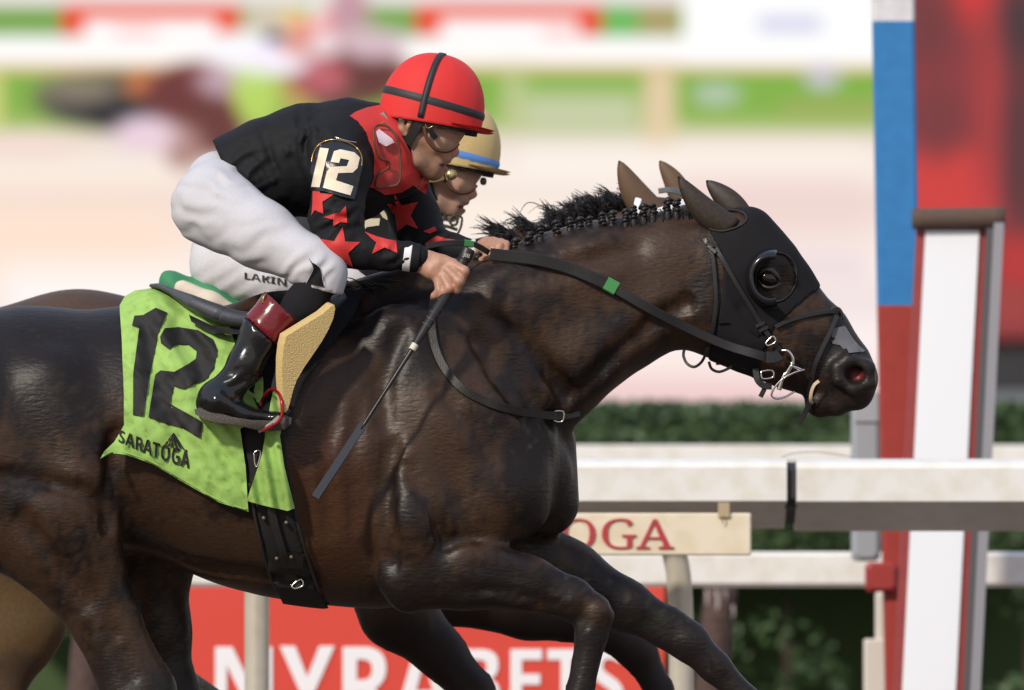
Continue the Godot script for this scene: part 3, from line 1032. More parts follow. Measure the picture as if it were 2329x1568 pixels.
	part("eye", finish(eye), paint(lin(0.006, 0.004, 0.004), 0.05), h)
	var lidm := paint(lin(0.020, 0.015, 0.013), 0.5)
	tube_part("eyelid", [P(1722, 631, 0.098), P(1734, 615, 0.108), P(1752, 613, 0.110), P(1768, 628, 0.106), P(1776, 641, 0.096)], [0.002, 0.006, 0.0065, 0.005, 0.002], lidm, h)
	tube_part("eyelid", [P(1722, 634, 0.098), P(1738, 651, 0.106), P(1757, 653, 0.106), P(1776, 643, 0.096)], [0.002, 0.004, 0.0045, 0.002], lidm, h)
	# hoofs
	for q in [[1150, 1835, 0.18, 0.9], [2010, 1975, -0.15, -0.5], [318, 2046, 0.16, -0.3], [455, 2052, -0.17, -0.4]]:
		var hs := starts()
		var c := P(q[0], q[1], q[2])
		var rings := []
		var turn := Basis(Vector3(0, 0, 1), -q[3])
		for e in [[0.045, 0.046], [0.0, 0.058], [-0.038, 0.066]]:
			var ring := []
			for j in 16:
				var a := TAU * j / 16
				ring.append(c + turn * Vector3(cos(a) * e[1] + (0.01 if e[0] < 0.0 else 0.0), e[0], sin(a) * e[1] * 0.9))
			rings.append(ring)
		skin(hs, rings)
		part("hoof", finish(hs), paint(lin(0.10, 0.085, 0.07), 0.6), h)
	# braids along the crest
	var rng := RandomNumberGenerator.new()
	rng.seed = 4
	var hair := paint(lin(0.008, 0.0075, 0.008), 0.5)
	for q in [[1171, 566], [1203, 551], [1228, 533], [1266, 524], [1296, 517], [1318, 517], [1339, 515], [1371, 506], [1391, 503], [1423, 498], [1441, 490], [1463, 487], [1484, 486], [1518, 474], [1538, 474], [1088, 597], [1112, 603], [1140, 590]]:
		var b := starts()
		var c := P(q[0], q[1] - 4, 0.035)
		for n in 4:
			var o := Vector3(rng.randf_range(-0.003, 0.003), n * 0.0080 - 0.010, rng.randf_range(-0.003, 0.004))
			var lw := rng.randf_range(0.7, 1.15) * (0.8 + 0.12 * n)
			tube(b, [c + o + Vector3(-0.0085, -0.004, 0.002) * lw, c + o + Vector3(0.0, 0.003, 0.008), c + o + Vector3(0.0085, 0.002, 0.002) * lw], [0.003, 0.0062 * lw, 0.0035], 8, 0.003)
		tube(b, [c + Vector3(0.002, -0.045, -0.004), c + Vector3(0, -0.02, 0.002), c + Vector3(0, 0.012, 0)], [0.014, 0.009, 0.006], 8, 0.01)
		part("braid", finish(b), hair, h)
	# loose crest hair and the tuft at the withers
	var mane := starts()
	for n in 520:
		var t := rng.randf()
		var x := lerpf(1150, 1590, t)
		var y := lerpf(588, 490, t) - 4.0 * sin(t * 3.1)
		var c := P(x, y, rng.randf_range(-0.02, 0.045))
		var l := rng.randf_range(0.018, 0.034)
		tube(mane, [c + Vector3(0, -0.01, 0), c + Vector3(rng.randf_range(-0.012, 0.004), l * 0.6, 0.004), c + Vector3(rng.randf_range(-0.022, 0.0), l, rng.randf_range(-0.004, 0.006))], [0.0022, 0.0016, 0.0004], 4, 0.02)
	part("mane", finish(mane), hair, h).set_meta("kind", "stuff")
	mane = starts()
	for n in 240:
		var c := P(rng.randf_range(780, 1100), 664 - rng.randf_range(0, 14), rng.randf_range(-0.03, 0.06))
		var l := rng.randf_range(0.03, 0.08)
		var up := rng.randf_range(-0.15, 0.35)
		tube(mane, [c, c + Vector3(-l * 0.5, l * up * 0.6 + 0.006, 0.006), c + Vector3(-l, l * up, 0.008)], [0.0020, 0.0015, 0.0004], 4, 0.015)
	part("mane_tuft", finish(mane), hair, h).set_meta("kind", "stuff")
	lead_tack()

# flat piece cut from an outline, laid on a field
func patch(f: Field, pts: Array, lift: float, zg: float, grid := 0.012, thick := 0.002, z0 := 0.6) -> ArrayMesh:
	return drape(poly(pts, zg), func(x, y): return f.front(x, y, z0) + lift, grid, thick)

func mapped(pts: Array, ox: float, oy: float, s: float) -> Array:
	var out := []
	for q in pts: out.append([ox + q[0] * s, oy + q[1] * s])
	return out

func ring_at(st: SurfaceTool, pts: Array, z, r: float, closed := true):
	var line := []
	for i in pts.size(): line.append(P(pts[i][0], pts[i][1], z[i] if z is Array else z))
	if closed: line.append(line[0])
	tube(st, line, r, 8, 0.004)

func poly_dist(p: Vector2, v: PackedVector2Array) -> float:     # negative inside
	var d := 1e9
	var inside := false
	var j := v.size() - 1
	for i in v.size():
		var e := v[j] - v[i]
		var w := p - v[i]
		d = minf(d, (w - e * clampf(w.dot(e) / e.length_squared(), 0.0, 1.0)).length_squared())
		if (v[i].y > p.y) != (v[j].y > p.y) and p.x < (v[j].x - v[i].x) * (p.y - v[i].y) / (v[j].y - v[i].y) + v[i].x:
			inside = not inside
		j = i
	return -sqrt(d) if inside else sqrt(d)

# the same prims as a field, swollen, cut by an outline
func shell(f: Field, grow: float, cut) -> Field:
	var s := field()
	s.A = f.A.duplicate(); s.AB = f.AB.duplicate(); s.IL = f.IL.duplicate(); s.RA = f.RA.duplicate(); s.DR = f.DR.duplicate(); s.IZ = f.IZ.duplicate(); s.K = f.K.duplicate(); s.OP = f.OP.duplicate(); s.LO = f.LO.duplicate(); s.HI = f.HI.duplicate()
	s.lo = f.lo; s.hi = f.hi
	s.grow = grow
	s.clip = cut
	return s

func strap_part(called: String, pts: Array, w: float, th: float, m: Material, parent: Node3D, face := Vector3(0, 0, 1)) -> MeshInstance3D:
	var st := starts()
	strap(st, pts, w, th, 0.008, face)
	return part(called, finish(st), m, parent)

func tube_part(called: String, pts: Array, r, m: Material, parent: Node3D, seg := 8, step := 0.005, flat := 1.0) -> MeshInstance3D:
	var st := starts()
	tube(st, pts, r, seg, step, flat)
	return part(called, finish(st), m, parent)

func loop_part(called: String, pts: Array, z, r: float, m: Material, parent: Node3D) -> MeshInstance3D:
	var st := starts()
	ring_at(st, pts, z, r)
	return part(called, finish(st), m, parent)

func lead_tack():
	var H := func(pts): return mapped(pts, 1508.6, 384.5, 0.3962)
	# ---- blinker hood
	var hood := thing("blinker_hood", "black blinker hood with a round cup behind the eye", "blinkers", P(1700, 850, 0))
	var hm := grain(paint(lin(0.010, 0.0095, 0.012), 0.8, {"metallic_specular": 0.35}), noise_tex(71, 0.2, [[0.0, grey(0.7)], [1.0, grey(1.0)]]), 14.0, noise_tex(72, 0.12, []), 0.04)
	var outline := poly(H.call([[225, 300], [262, 338], [300, 350], [350, 352], [430, 327], [476, 296], [474, 266], [430, 240], [366, 232], [300, 195], [320, 150], [420, 160], [560, 220], [660, 290], [760, 420], [860, 560], [920, 640], [892, 690], [830, 732], [740, 815], [640, 905], [620, 960], [590, 1010], [560, 1110], [536, 1230], [400, 1190], [250, 1130], [290, 930], [335, 700], [342, 600], [326, 480], [285, 400]]), 0.06)
	var hc := P(1764, 630, 0.08)
	var cut := func(p: Vector3) -> float:
		var q := Vector2(p.x, p.y)
		var d := poly_dist(q, outline)
		var e := Vector2((p.x - hc.x) / 0.047, (p.y - hc.y) / 0.058)
		return maxf(d, (1.0 - e.length()) * 0.05)
	var hs := shell(hf, 0.005, cut)
	part("hood_cloth", hs.mesh(0.0065, P(1590, 860, -0.14), P(1870, 455, 0.14)), hm, hood)
	var seam := starts()
	var l1 := []
	for i in 29:
		var a := TAU * i / 28
		l1.append([1764 + cos(a) * 47 - sin(a) * 4, 630 + sin(a) * 56])
	tube(seam, on(hf, l1, 0.005, 0.08, 0.3), 0.0022, 6, 0.01)
	part("piping", finish(seam), paint(lin(0.009, 0.009, 0.011), 0.6), hood)
	seam = starts()
	var l2 := on(hf, H.call([[228, 312], [262, 340], [300, 352], [350, 354], [430, 329], [474, 297], [470, 262], [430, 240], [370, 234]]), 0.006, 0.06, 0.3)
	tube(seam, l2, 0.0026, 6, 0.01)
	part("piping", finish(seam), paint(lin(0.009, 0.009, 0.011), 0.6), hood)
	# the cup: a half bowl standing out behind the eye
	var cup := starts()
	var rings := []
	for i in 25:
		var a := lerpf(-0.62, PI * 0.98, i / 24.0)
		var dir := Vector2(-sin(a + 0.35), -cos(a + 0.35))
		var ring := []
		for j in 9:
			var t := j / 8.0
			var rad := lerpf(62.0, 42.0, t * t * 0.8 + t * 0.2)
			var c := P(1752 + dir.x * rad * 0.95, 632 + dir.y * rad * 1.1, 0.09 + 0.052 * sin(t * PI * 0.55))
			ring.append(c)
		for j in 9:
			var t := 1.0 - j / 8.0
			var rad := lerpf(60.0, 39.5, t * t * 0.8 + t * 0.2)
			ring.append(P(1752 + dir.x * rad * 0.95, 632 + dir.y * rad * 1.1, 0.084 + 0.052 * sin(t * PI * 0.55)))
		rings.append(ring)
	skin(cup, rings)
	part("blinker_cup", finish(cup), paint(lin(0.008, 0.009, 0.012), 0.16), hood)
	# elastic bands of the hood
	for q in [[[345, 880], [330, 1120]], [[520, 930], [480, 1150]]]:
		var b := starts()
		strap(b, on(hf, H.call(q), 0.010, 0.06, 0.3), 0.026, 0.002)
		part("elastic_band", finish(b), black_cloth, hood)
	# ---- bridle
	var br := thing("bridle", "black leather bridle with steel bit on the leading horse", "bridle", P(1790, 830, 0))
	var straps := [
		["cheek_strap", [[235, 400], [275, 480], [292, 600], [300, 760], [280, 930], [245, 1045]], 0.011],
		["cheek_strap", [[300, 455], [345, 530], [420, 660], [500, 790], [560, 890], [610, 965], [665, 1040]], 0.012],
		["noseband", [[640, 905], [720, 868], [840, 835], [960, 815], [1000, 822]], 0.011],
		["noseband", [[995, 838], [960, 925], [910, 1030], [870, 1120], [850, 1210], [835, 1300]], 0.012]]
	for s in straps:
		var b := starts()
		strap(b, on(hf, H.call(s[1]), 0.010, 0.06, 0.3), s[2], 0.004)
		part(s[0], finish(b), leather, br)
	for q in [[[255, 440], [300, 480]], [[245, 425], [285, 440]], [[530, 905], [580, 880]], [[550, 930], [600, 905]]]:
		strap_part("keeper", on(hf, H.call(q), 0.014, 0.06, 0.3), 0.010, 0.006, leather, br)
	var knot := starts()
	ring_at(knot, H.call([[960, 800], [1000, 800], [1022, 830], [1018, 862], [990, 850]]), 0.03, 0.005)
	part("noseband_knot", finish(knot), leather, br)
	var flash := starts()
	strap(flash, [P(1841, 905, 0.05), P(1838, 922, 0.045), P(1826, 945, 0.04), P(1814, 964, 0.038)], 0.013, 0.004)
	part("strap_end", finish(flash), leather, br)
	strap_part("throat_strap", [P(1556, 795, 0.03), P(1554, 808, 0.035), P(1562, 826, 0.04), P(1578, 834, 0.045), P(1594, 824, 0.05), P(1604, 806, 0.07), P(1609, 790, 0.085)], 0.007, 0.004, leather, br)
	strap_part("throat_strap", [P(1612, 822, 0.06), P(1618, 838, 0.055), P(1635, 845, 0.05), P(1655, 838, 0.045), P(1664, 832, 0.04)], 0.007, 0.004, leather, br)
	strap_part("throat_strap", [P(1718, 838, 0.05), P(1722, 862, 0.055), P(1736, 876, 0.055), P(1755, 878, 0.055)], 0.016, 0.004, leather, br)
	strap_part("throat_strap", [P(1742, 870, 0.05), P(1737, 886, 0.05), P(1729, 902, 0.05)], 0.012, 0.004, leather, br)
	for q in [[[586, 996], [628, 958], [642, 990], [600, 1012]], [[560, 1160], [622, 1154], [628, 1192], [568, 1200]]]:
		loop_part("buckle", H.call(q), 0.094, 0.0022, steel_m, br)
	var bit := starts()
	tube(bit, [P(1776, 797, 0.088), P(1790, 797, 0.092), P(1800, 808, 0.092), P(1803, 822, 0.09), P(1799, 834, 0.09)], [0.0032, 0.0036, 0.004, 0.0048, 0.006], 10, 0.004)
	tube(bit, [P(1803, 824, 0.09), P(1790, 846, 0.088), P(1781, 856, 0.088), P(1771, 886, 0.085)], [0.006, 0.0055, 0.0045, 0.006], 10, 0.004)
	tube(bit, [P(1801, 832, 0.09), P(1823, 840, 0.085)], 0.0035, 8)
	tube(bit, [P(1829, 840, 0.085), P(1808, 846, 0.088), P(1784, 858, 0.09), P(1768, 872, 0.088), P(1757, 888, 0.086), P(1755, 900, 0.084), P(1766, 906, 0.08), P(1785, 902, 0.075), P(1806, 890, 0.07)], 0.0026, 8, 0.004)
	part("bit", finish(bit), steel_m, br)
	var tie := starts()
	strap(tie, [P(1862, 866, 0.072), P(1852, 874, 0.075), P(1845, 890, 0.07), P(1843, 908, 0.06), P(1846, 918, 0.04)], 0.008, 0.002)
	part("tongue_tie", finish(tie), paint(lin(0.62, 0.48, 0.32), 0.7), br)
	# ---- reins
	var rein := starts()
	var free := func(pts, z): 
		var out := []
		for i in pts.size(): out.append(P(pts[i][0], pts[i][1], z[i]))
		return out
	var r1 := on(hf, [[1115, 579], [1160, 583], [1220, 590], [1290, 608], [1350, 632], [1388, 650]], 0.020, 0.15)
	r1[0].z = 0.10
	strap(rein, r1, 0.030, 0.007)
	var rm := paint(lin(0.03, 0.03, 0.031), 0.75)
	part("rein_grip", finish(rein), grain(rm, noise_tex(75, 0.35, [[0.0, grey(0.35)], [1.0, grey(1.0)]]), 10.0, noise_tex(76, 0.3, []), 0.15), br, "ribbed rubber grip of the rein")
	var r2 := on(hf, [[1388, 650], [1470, 698], [1560, 744], [1650, 784], [1720, 806], [1765, 822]], 0.018, 0.12)
	r2[-1].z = 0.09
	r2[-2].z = 0.10
	strap_part("rein", r2, 0.023, 0.005, leather, br)
	strap_part("rein_loop", [P(1742, 812, 0.106), P(1762, 812, 0.106), P(1772, 806, 0.1)], 0.03, 0.008, leather, br)
	strap_part("rein", free.call([[968, 560], [1010, 553], [1050, 552], [1080, 556], [1112, 574]], [0.20, 0.17, 0.13, 0.11, 0.09]), 0.014, 0.004, leather, br)
	var green := paint(lin(0.05, 0.24, 0.07), 0.5)
	strap_part("green_tape", on(hf, [[1377, 643], [1402, 657]], 0.021, 0.15), 0.033, 0.009, green, br)
	strap_part("green_tape", free.call([[1056, 552], [1076, 555]], [0.126, 0.112]), 0.017, 0.007, green, br)
	# ---- neck strap
	var ns := thing("neck_strap", "dirty black neck strap with a buckle round the horse's neck", "strap", P(1130, 930, 0.2))
	var nb := starts()
	strap(nb, on(hf, [[986, 680], [982, 740], [990, 790], [1012, 838], [1050, 882], [1095, 908], [1150, 928], [1210, 940], [1270, 945], [1318, 938]], 0.006, 0.2), 0.021, 0.005)
	var grit := noise_tex(64, 0.05, [[0.0, grey(0.4)], [0.6, Color(0.5, 0.48, 0.45)], [0.74, Color(0.62, 0.58, 0.5)], [0.78, Color(6.0, 5.0, 3.6)], [1.0, Color(7, 6, 4.5)]], 4)
	part("strap", finish(nb), grain(paint(lin(0.03, 0.028, 0.025), 0.5), grit, 9.0, hide_bump, 0.05), ns)
	var bb := starts()
	ring_at(bb, [[1262, 934], [1281, 936], [1279, 957], [1260, 955]], P(1270, 945, 0).z + on(hf, [[1268, 945]], 0.012, 0.1)[0].z, 0.002)
	part("buckle", finish(bb), steel_m, ns)
	# ---- nasal strip
	var tp := thing("nasal_strip", "torn grey adhesive strip across the leading horse's nose", "tape", P(1925, 775, 0))
	var tz := func(x, y): return maxf(hf.front(x, y, 0.2, -0.02), 0.0) + 0.003 + 0.001 * sin(x * 300.0)
	part("strip", drape(poly(H.call([[1010, 905], [1042, 900], [1090, 975], [1120, 1010], [1158, 1040], [1140, 1050], [1105, 1050], [1062, 1056], [1048, 1028], [1030, 1034], [1012, 1010], [968, 1002], [965, 985], [985, 975], [960, 960], [978, 915]]), 0.03), tz, 0.008, 0.002), paint(lin(0.12, 0.125, 0.14), 0.75), tp)

# lettering laid on a surface: baseline from a to b, height vector up (picture units)
func words_on(text: String, serif: bool, weight: int, a: Vector2, b: Vector2, up0: Vector2, up1: Vector2, zg: float, zf: Callable, lift := 0.002, bow := 0.0) -> ArrayMesh:
	var tm := TextMesh.new()
	var fo := SystemFont.new()
	fo.font_names = PackedStringArray(["Droid Serif" if serif else "Droid Sans"])
	fo.font_weight = weight
	tm.font = fo
	tm.text = text
	tm.font_size = 64
	tm.pixel_size = 0.01
	tm.depth = 0.0
	tm.curve_step = 2.0
	var arr := tm.surface_get_arrays(0)
	var v: PackedVector3Array = arr[Mesh.ARRAY_VERTEX]
	var idx: PackedInt32Array = arr[Mesh.ARRAY_INDEX]
	var lo := Vector3.ONE * 1e9
	var hi := -lo
	for p in v:
		lo = lo.min(p); hi = hi.max(p)
	var st := starts()
	for n in (idx.size() if idx.size() else v.size()):
		var p: Vector3 = v[idx[n]] if idx.size() else v[n]
		var u := (p.x - lo.x) / (hi.x - lo.x)
		var t := (p.y - lo.y) / (hi.y - lo.y)
		var q := a.lerp(b, u) + up0.lerp(up1, u) * t + Vector2(0, bow * sin(u * PI))
		var w := P(q.x, q.y, zg)
		st.add_vertex(Vector3(w.x, w.y, zf.call(w.x, w.y) + lift))
	return finish(st)

func saddle_gear():
	var C4 := func(pts): return mapped(pts, 177.5, 532.4, 0.5659)
	var C7 := func(pts): return mapped(pts, 384.5, 562.0, 0.3018)
	# ---- padded back under cloth and saddle
	var pf := shell(hf, 0.0, null)
	pf.chain([[352, 745, 0, 88], [560, 770, 0, 78], [740, 730, 0, 70]], 1.5, 0.05)
	# ---- number cloth
	var sc := thing("saddle_cloth", "lime green number 12 saddle cloth lettered SARATOGA", "saddle cloth", P(430, 1160, 0.25))
	var fold := FastNoiseLite.new()
	fold.seed = 9
	fold.frequency = 1.0
	var zf := func(x, y):
		var z: float = pf.front(x, y, 0.6, -0.1)
		var o := P(232, 1043, 0.3)
		var d := Vector2(x - o.x, y - o.y).length()
		z = maxf(z, 0.02) + 0.012 + 0.05 * maxf(0.0, 1.0 - d / 0.16)
		var cr := P(420, 760, 0.25)
		var r := Vector2(x - cr.x, y - cr.y)
		z += 0.011 * sin(x * 62.0 + y * 20.0 + 2.0 * fold.get_noise_2d(x * 4.0, y * 4.0)) * (0.4 + maxf(0.0, 1.0 - r.length() / 0.22))
		z += 0.014 * (1.0 - pow(absf(fold.get_noise_2d(x * 7.0 + y * 4.0, y * 3.0)) * 2.2, 0.6)) + 0.006 * (1.0 - pow(absf(fold.get_noise_2d(x * 16.0 - y * 12.0 + 7.0, y * 9.0)) * 2.2, 0.7)) + 0.006 * sin((x + y * 0.8) * 85.0) * maxf(0.0, 1.0 - Vector2(x - P(540, 1000, 0.25).x, y - P(540, 1000, 0.25).y).length() / 0.2)
		return z
	var lime := paint(lin(0.29, 0.49, 0.115), 0.8)
	grain(lime, noise_tex(81, 0.02, [[0.0, Color(0.72, 0.70, 0.62)], [0.25, Color(0.93, 0.93, 0.9)], [0.5, Color(1, 1, 1)], [1.0, Color(1, 1, 1)]], 6), 3.0, noise_tex(82, 0.3, []), 0.02)
	var edge := [[268, 690], [278, 668], [300, 655], [345, 649], [395, 655], [450, 690], [520, 738], [560, 780], [600, 860], [600, 930], [575, 960], [548, 975], [553, 1010], [560, 1060], [566, 1163], [500, 1142], [430, 1103], [350, 1056], [290, 1034], [255, 1030], [232, 1043], [240, 1026], [262, 1004], [284, 966], [283, 900], [276, 770]]
	part("cloth", drape(poly(edge, 0.25), zf, 0.009, 0.003), lime, sc)
	var hem := starts()
	var hl := []
	for q in [[562, 1158], [500, 1137], [430, 1098], [350, 1052], [290, 1030], [258, 1027], [236, 1038]]:
		var w := P(q[0], q[1], 0.27)
		hl.append(Vector3(w.x, w.y, zf.call(w.x, w.y) + 0.0015))
	tube(hem, hl, 0.002, 6, 0.01)
	part("hem", finish(hem), lime, sc)
	var ink := paint(lin(0.010, 0.010, 0.011), 0.75)
	grain(ink, noise_tex(83, 0.03, [[0.0, grey(0.6)], [1.0, grey(1.0)]]), 6.0)
	var lift := func(x, y): return zf.call(x, y) + 0.0045
	part("numeral", drape(poly(C4.call([[213, 362], [221, 322], [258, 320], [308, 290], [355, 310], [318, 400], [290, 560], [264, 732], [223, 726], [222, 560], [238, 420], [243, 372]]), 0.27), lift, 0.009, 0.0008), ink, sc)
	part("numeral", drape(poly(C4.call([[328, 408], [346, 374], [400, 368], [480, 382], [542, 420], [561, 465], [545, 532], [522, 578], [425, 622], [386, 610], [370, 680], [500, 752], [494, 820], [420, 778], [360, 762], [285, 735], [310, 562], [332, 545], [388, 552], [442, 520], [472, 498], [476, 468], [440, 440], [396, 440], [366, 461], [332, 436]]), 0.27), lift, 0.009, 0.0008), ink, sc)
	part("lettering", words_on("SARATOGA", false, 700, Vector2(270, 1004), Vector2(431, 1066), Vector2(2, -28), Vector2(3, -42), 0.28, zf, 0.0035, 4.0), ink, sc)
	for q in [[352, 845], [366, 853], [380, 857], [397, 859], [411, 858], [424, 863]]:
		part("umbrella_mark", drape(poly(C4.call([[384, 797], [387, 797], [q[0] + 4, q[1]], [q[0] - 4, q[1] - 1]]), 0.28), func(x, y): return zf.call(x, y) + 0.005, 0.012, 0.0008), ink, sc)
	# hanging end of the cloth over the girth
	var zt := func(x, y):
		return pf.front(x, y, 0.6, -0.1) + 0.035 + 0.011 * sin(x * 150.0 + y * 26.0) + 0.004 * sin(y * 40.0 + x * 30.0)
	part("cloth_end", drape(poly([[605, 984], [637, 985], [648, 1060], [671, 1155], [655, 1161], [600, 1149], [562, 1138], [578, 1090], [598, 1030]], 0.29), zt, 0.006, 0.003), lime, sc)
	part("cloth_end", drape(poly([[622, 888], [642, 895], [646, 960], [638, 990], [603, 988], [612, 940]], 0.29), zt, 0.006, 0.003), lime, sc)
	# ---- girth
	var sd := thing("saddle", "black racing saddle with girth, red stirrup and yellow foam pad", "saddle", P(560, 740, 0))
	var gp := poly(C4.call([[640, 700], [830, 720], [850, 960], [872, 1110], [910, 1250], [960, 1420], [1010, 1520], [830, 1520], [772, 1380], [735, 1250], [705, 1120], [690, 1000]]), 0.25)
	var gs := shell(hf, 0.010, func(p: Vector3) -> float: return poly_dist(Vector2(p.x, p.y), gp))
	var webbing := grain(paint(lin(0.013, 0.0125, 0.013), 0.85), noise_tex(84, 0.2, [[0.0, grey(0.6)], [1.0, grey(1.0)]]), 10.0)
	part("girth", gs.mesh(0.010, P(540, 1390, -0.34), P(770, 900, 0.36)), webbing, sd)
	var grime := grain(paint(lin(0.05, 0.045, 0.04), 0.7), noise_tex(85, 0.08, [[0.0, grey(0.2)], [0.55, grey(0.5)], [1.0, grey(1.0)]]), 9.0)
	for q in [[[692, 1000], [712, 1130], [742, 1260], [778, 1380], [800, 1430]], [[850, 980], [874, 1120], [912, 1260], [960, 1405], [975, 1440]]]:
		tube_part("girth_edge", on(hf, C4.call(q), 0.013, 0.25), 0.004, grime, sd, 8, 0.01)
	strap_part("billet", on(hf, C4.call([[775, 1090], [800, 1190], [830, 1290], [865, 1370], [890, 1415]]), 0.020, 0.25), 0.018, 0.005, grime, sd)
	part("buckle_guard", patch(hf, C4.call([[778, 1300], [800, 1282], [880, 1276], [905, 1300], [903, 1345], [880, 1360], [860, 1390], [840, 1392], [800, 1340]]), 0.016, 0.25, 0.01, 0.004), leather, sd)
	for q in [[748, 1140], [838, 1158], [800, 1302], [858, 1296]]:
		tube_part("rivet", [on(hf, C4.call([q]), 0.014, 0.25)[0], on(hf, C4.call([q]), 0.019, 0.25)[0]], 0.005, paint(lin(0.16, 0.13, 0.1), 0.5, {"metallic": 0.6}), sd)
	loop_part("buckle", C4.call([[858, 1412], [895, 1385], [905, 1410], [872, 1422]]), on(hf, C4.call([[880, 1405]]), 0.022, 0.25)[0].z, 0.0024, steel_m, sd)
	loop_part("buckle", C4.call([[708, 880], [720, 868], [735, 876], [722, 930], [712, 925]]), on(hf, C4.call([[720, 900]]), 0.02, 0.25)[0].z, 0.002, steel_m, sd)
	# ---- seat
	tube_part("seat", [P(382, 660, 0.04), P(392, 664, 0.05), P(446, 692, 0.05), P(510, 719, 0.05), P(560, 731, 0.05), P(640, 730, 0.02), P(740, 700, 0), P(790, 672, 0)], [0.005, 0.018, 0.023, 0.023, 0.022, 0.021, 0.024, 0.012], grain(paint(lin(0.075, 0.083, 0.10), 0.5), hide_tex(), 8.0, hide_bump, 0.03), sd, 36, 0.006, 8.6)
	part("panel", patch(pf, C7.call([[150, 505], [330, 590], [540, 620], [530, 655], [330, 650], [170, 560]]), 0.055, 0.2, 0.01, 0.004), leather, sd)
	part("flap", patch(pf, [[520, 735], [640, 700], [770, 660], [830, 650], [800, 720], [740, 800], [690, 870], [668, 930], [640, 960], [600, 950], [560, 870], [540, 800]], 0.024, 0.25, 0.012, 0.004), black_cloth, sd)
	# ---- foam pad: a leaf of foam that turns out behind the knee
	var fo := P(690, 800, 0.36)
	var fz := func(x, y): return 0.375 - (x - fo.x) * 0.55 + 0.03 * sin((y - fo.y) * 9.0) * 0.3
	var foam := grain(paint(lin(0.68, 0.50, 0.21), 0.9), noise_tex(86, 0.05, [[0.0, grey(0.66)], [0.3, grey(0.9)], [1.0, grey(1.0)]], 6), 7.0, noise_tex(87, 0.06, [], 5), 0.22)
	part("foam_pad", drape(poly(C7.call([[888, 672], [1012, 594], [1160, 500], [1228, 440], [1246, 430], [1252, 465], [1236, 540], [1200, 622], [1150, 712], [1090, 802], [1020, 905], [965, 1000], [935, 1085], [912, 1180], [898, 1225], [880, 1245], [872, 1222], [868, 1150], [860, 1060], [856, 980], [858, 850], [870, 745]]), 0.36), fz, 0.012, 0.02, [], Vector3(-0.016, 0.007, -0.008)), foam, sd)
	# ---- stirrup
	var red := paint(lin(0.34, 0.012, 0.02), 0.25, {"metallic": 0.5})
	tube_part("stirrup", [P(592, 924, 0.30), P(597, 910, 0.30), P(608, 892, 0.32), P(622, 884, 0.345), P(634, 893, 0.375), P(641, 912, 0.395), P(642, 940, 0.40), P(634, 958, 0.40), P(622, 966, 0.395), P(598, 979, 0.385)], 0.0042, red, sd, 10)
	strap_part("tread", [P(598, 976, 0.34), P(615, 964, 0.37), P(628, 953, 0.392)], 0.030, 0.008, paint(lin(0.35, 0.36, 0.30), 0.5), sd, Vector3(0.3, 0.6, 0.75))
	strap_part("stirrup_leather", [P(650, 760, 0.30), P(636, 820, 0.305), P(624, 882, 0.33)], 0.016, 0.004, leather, sd)

func hide_tex() -> NoiseTexture2D:
	return noise_tex(88, 0.04, [[0.0, grey(0.7)], [1.0, grey(1.0)]])

# depth of sharp creases in cloth: lines x0 y0 x1 y1 in picture units, each pressed in with a soft lip beside it
func creases(q: Vector2, lines: Array, w: float) -> float:
	var s := 0.0
	for l in lines:
		var a := Vector2(l[0], l[1])
		var e := Vector2(l[2], l[3]) - a
		var t := clampf((q - a).dot(e) / e.length_squared(), 0.0, 1.0)
		var r := q - a - e * t
		var d := r.length()
		if d > w * 3.5: continue
		var k := sin(PI * clampf(t, 0.08, 0.92))
		s += k * (exp(-d * d / (w * w)) - 0.75 * exp(-pow((d - w * 1.7) / w, 2.0)))
	return s

func half(x0: float, y0: float, x1: float, y1: float, zg: float):    # positive on the right-hand side going from 0 to 1 in the picture
	var a := P(x0, y0, zg)
	var b := P(x1, y1, zg)
	var n := Vector2(b.y - a.y, a.x - b.x).normalized()
	var o := Vector2(a.x, a.y)
	return func(p: Vector3) -> float: return (Vector2(p.x, p.y) - o).dot(n)

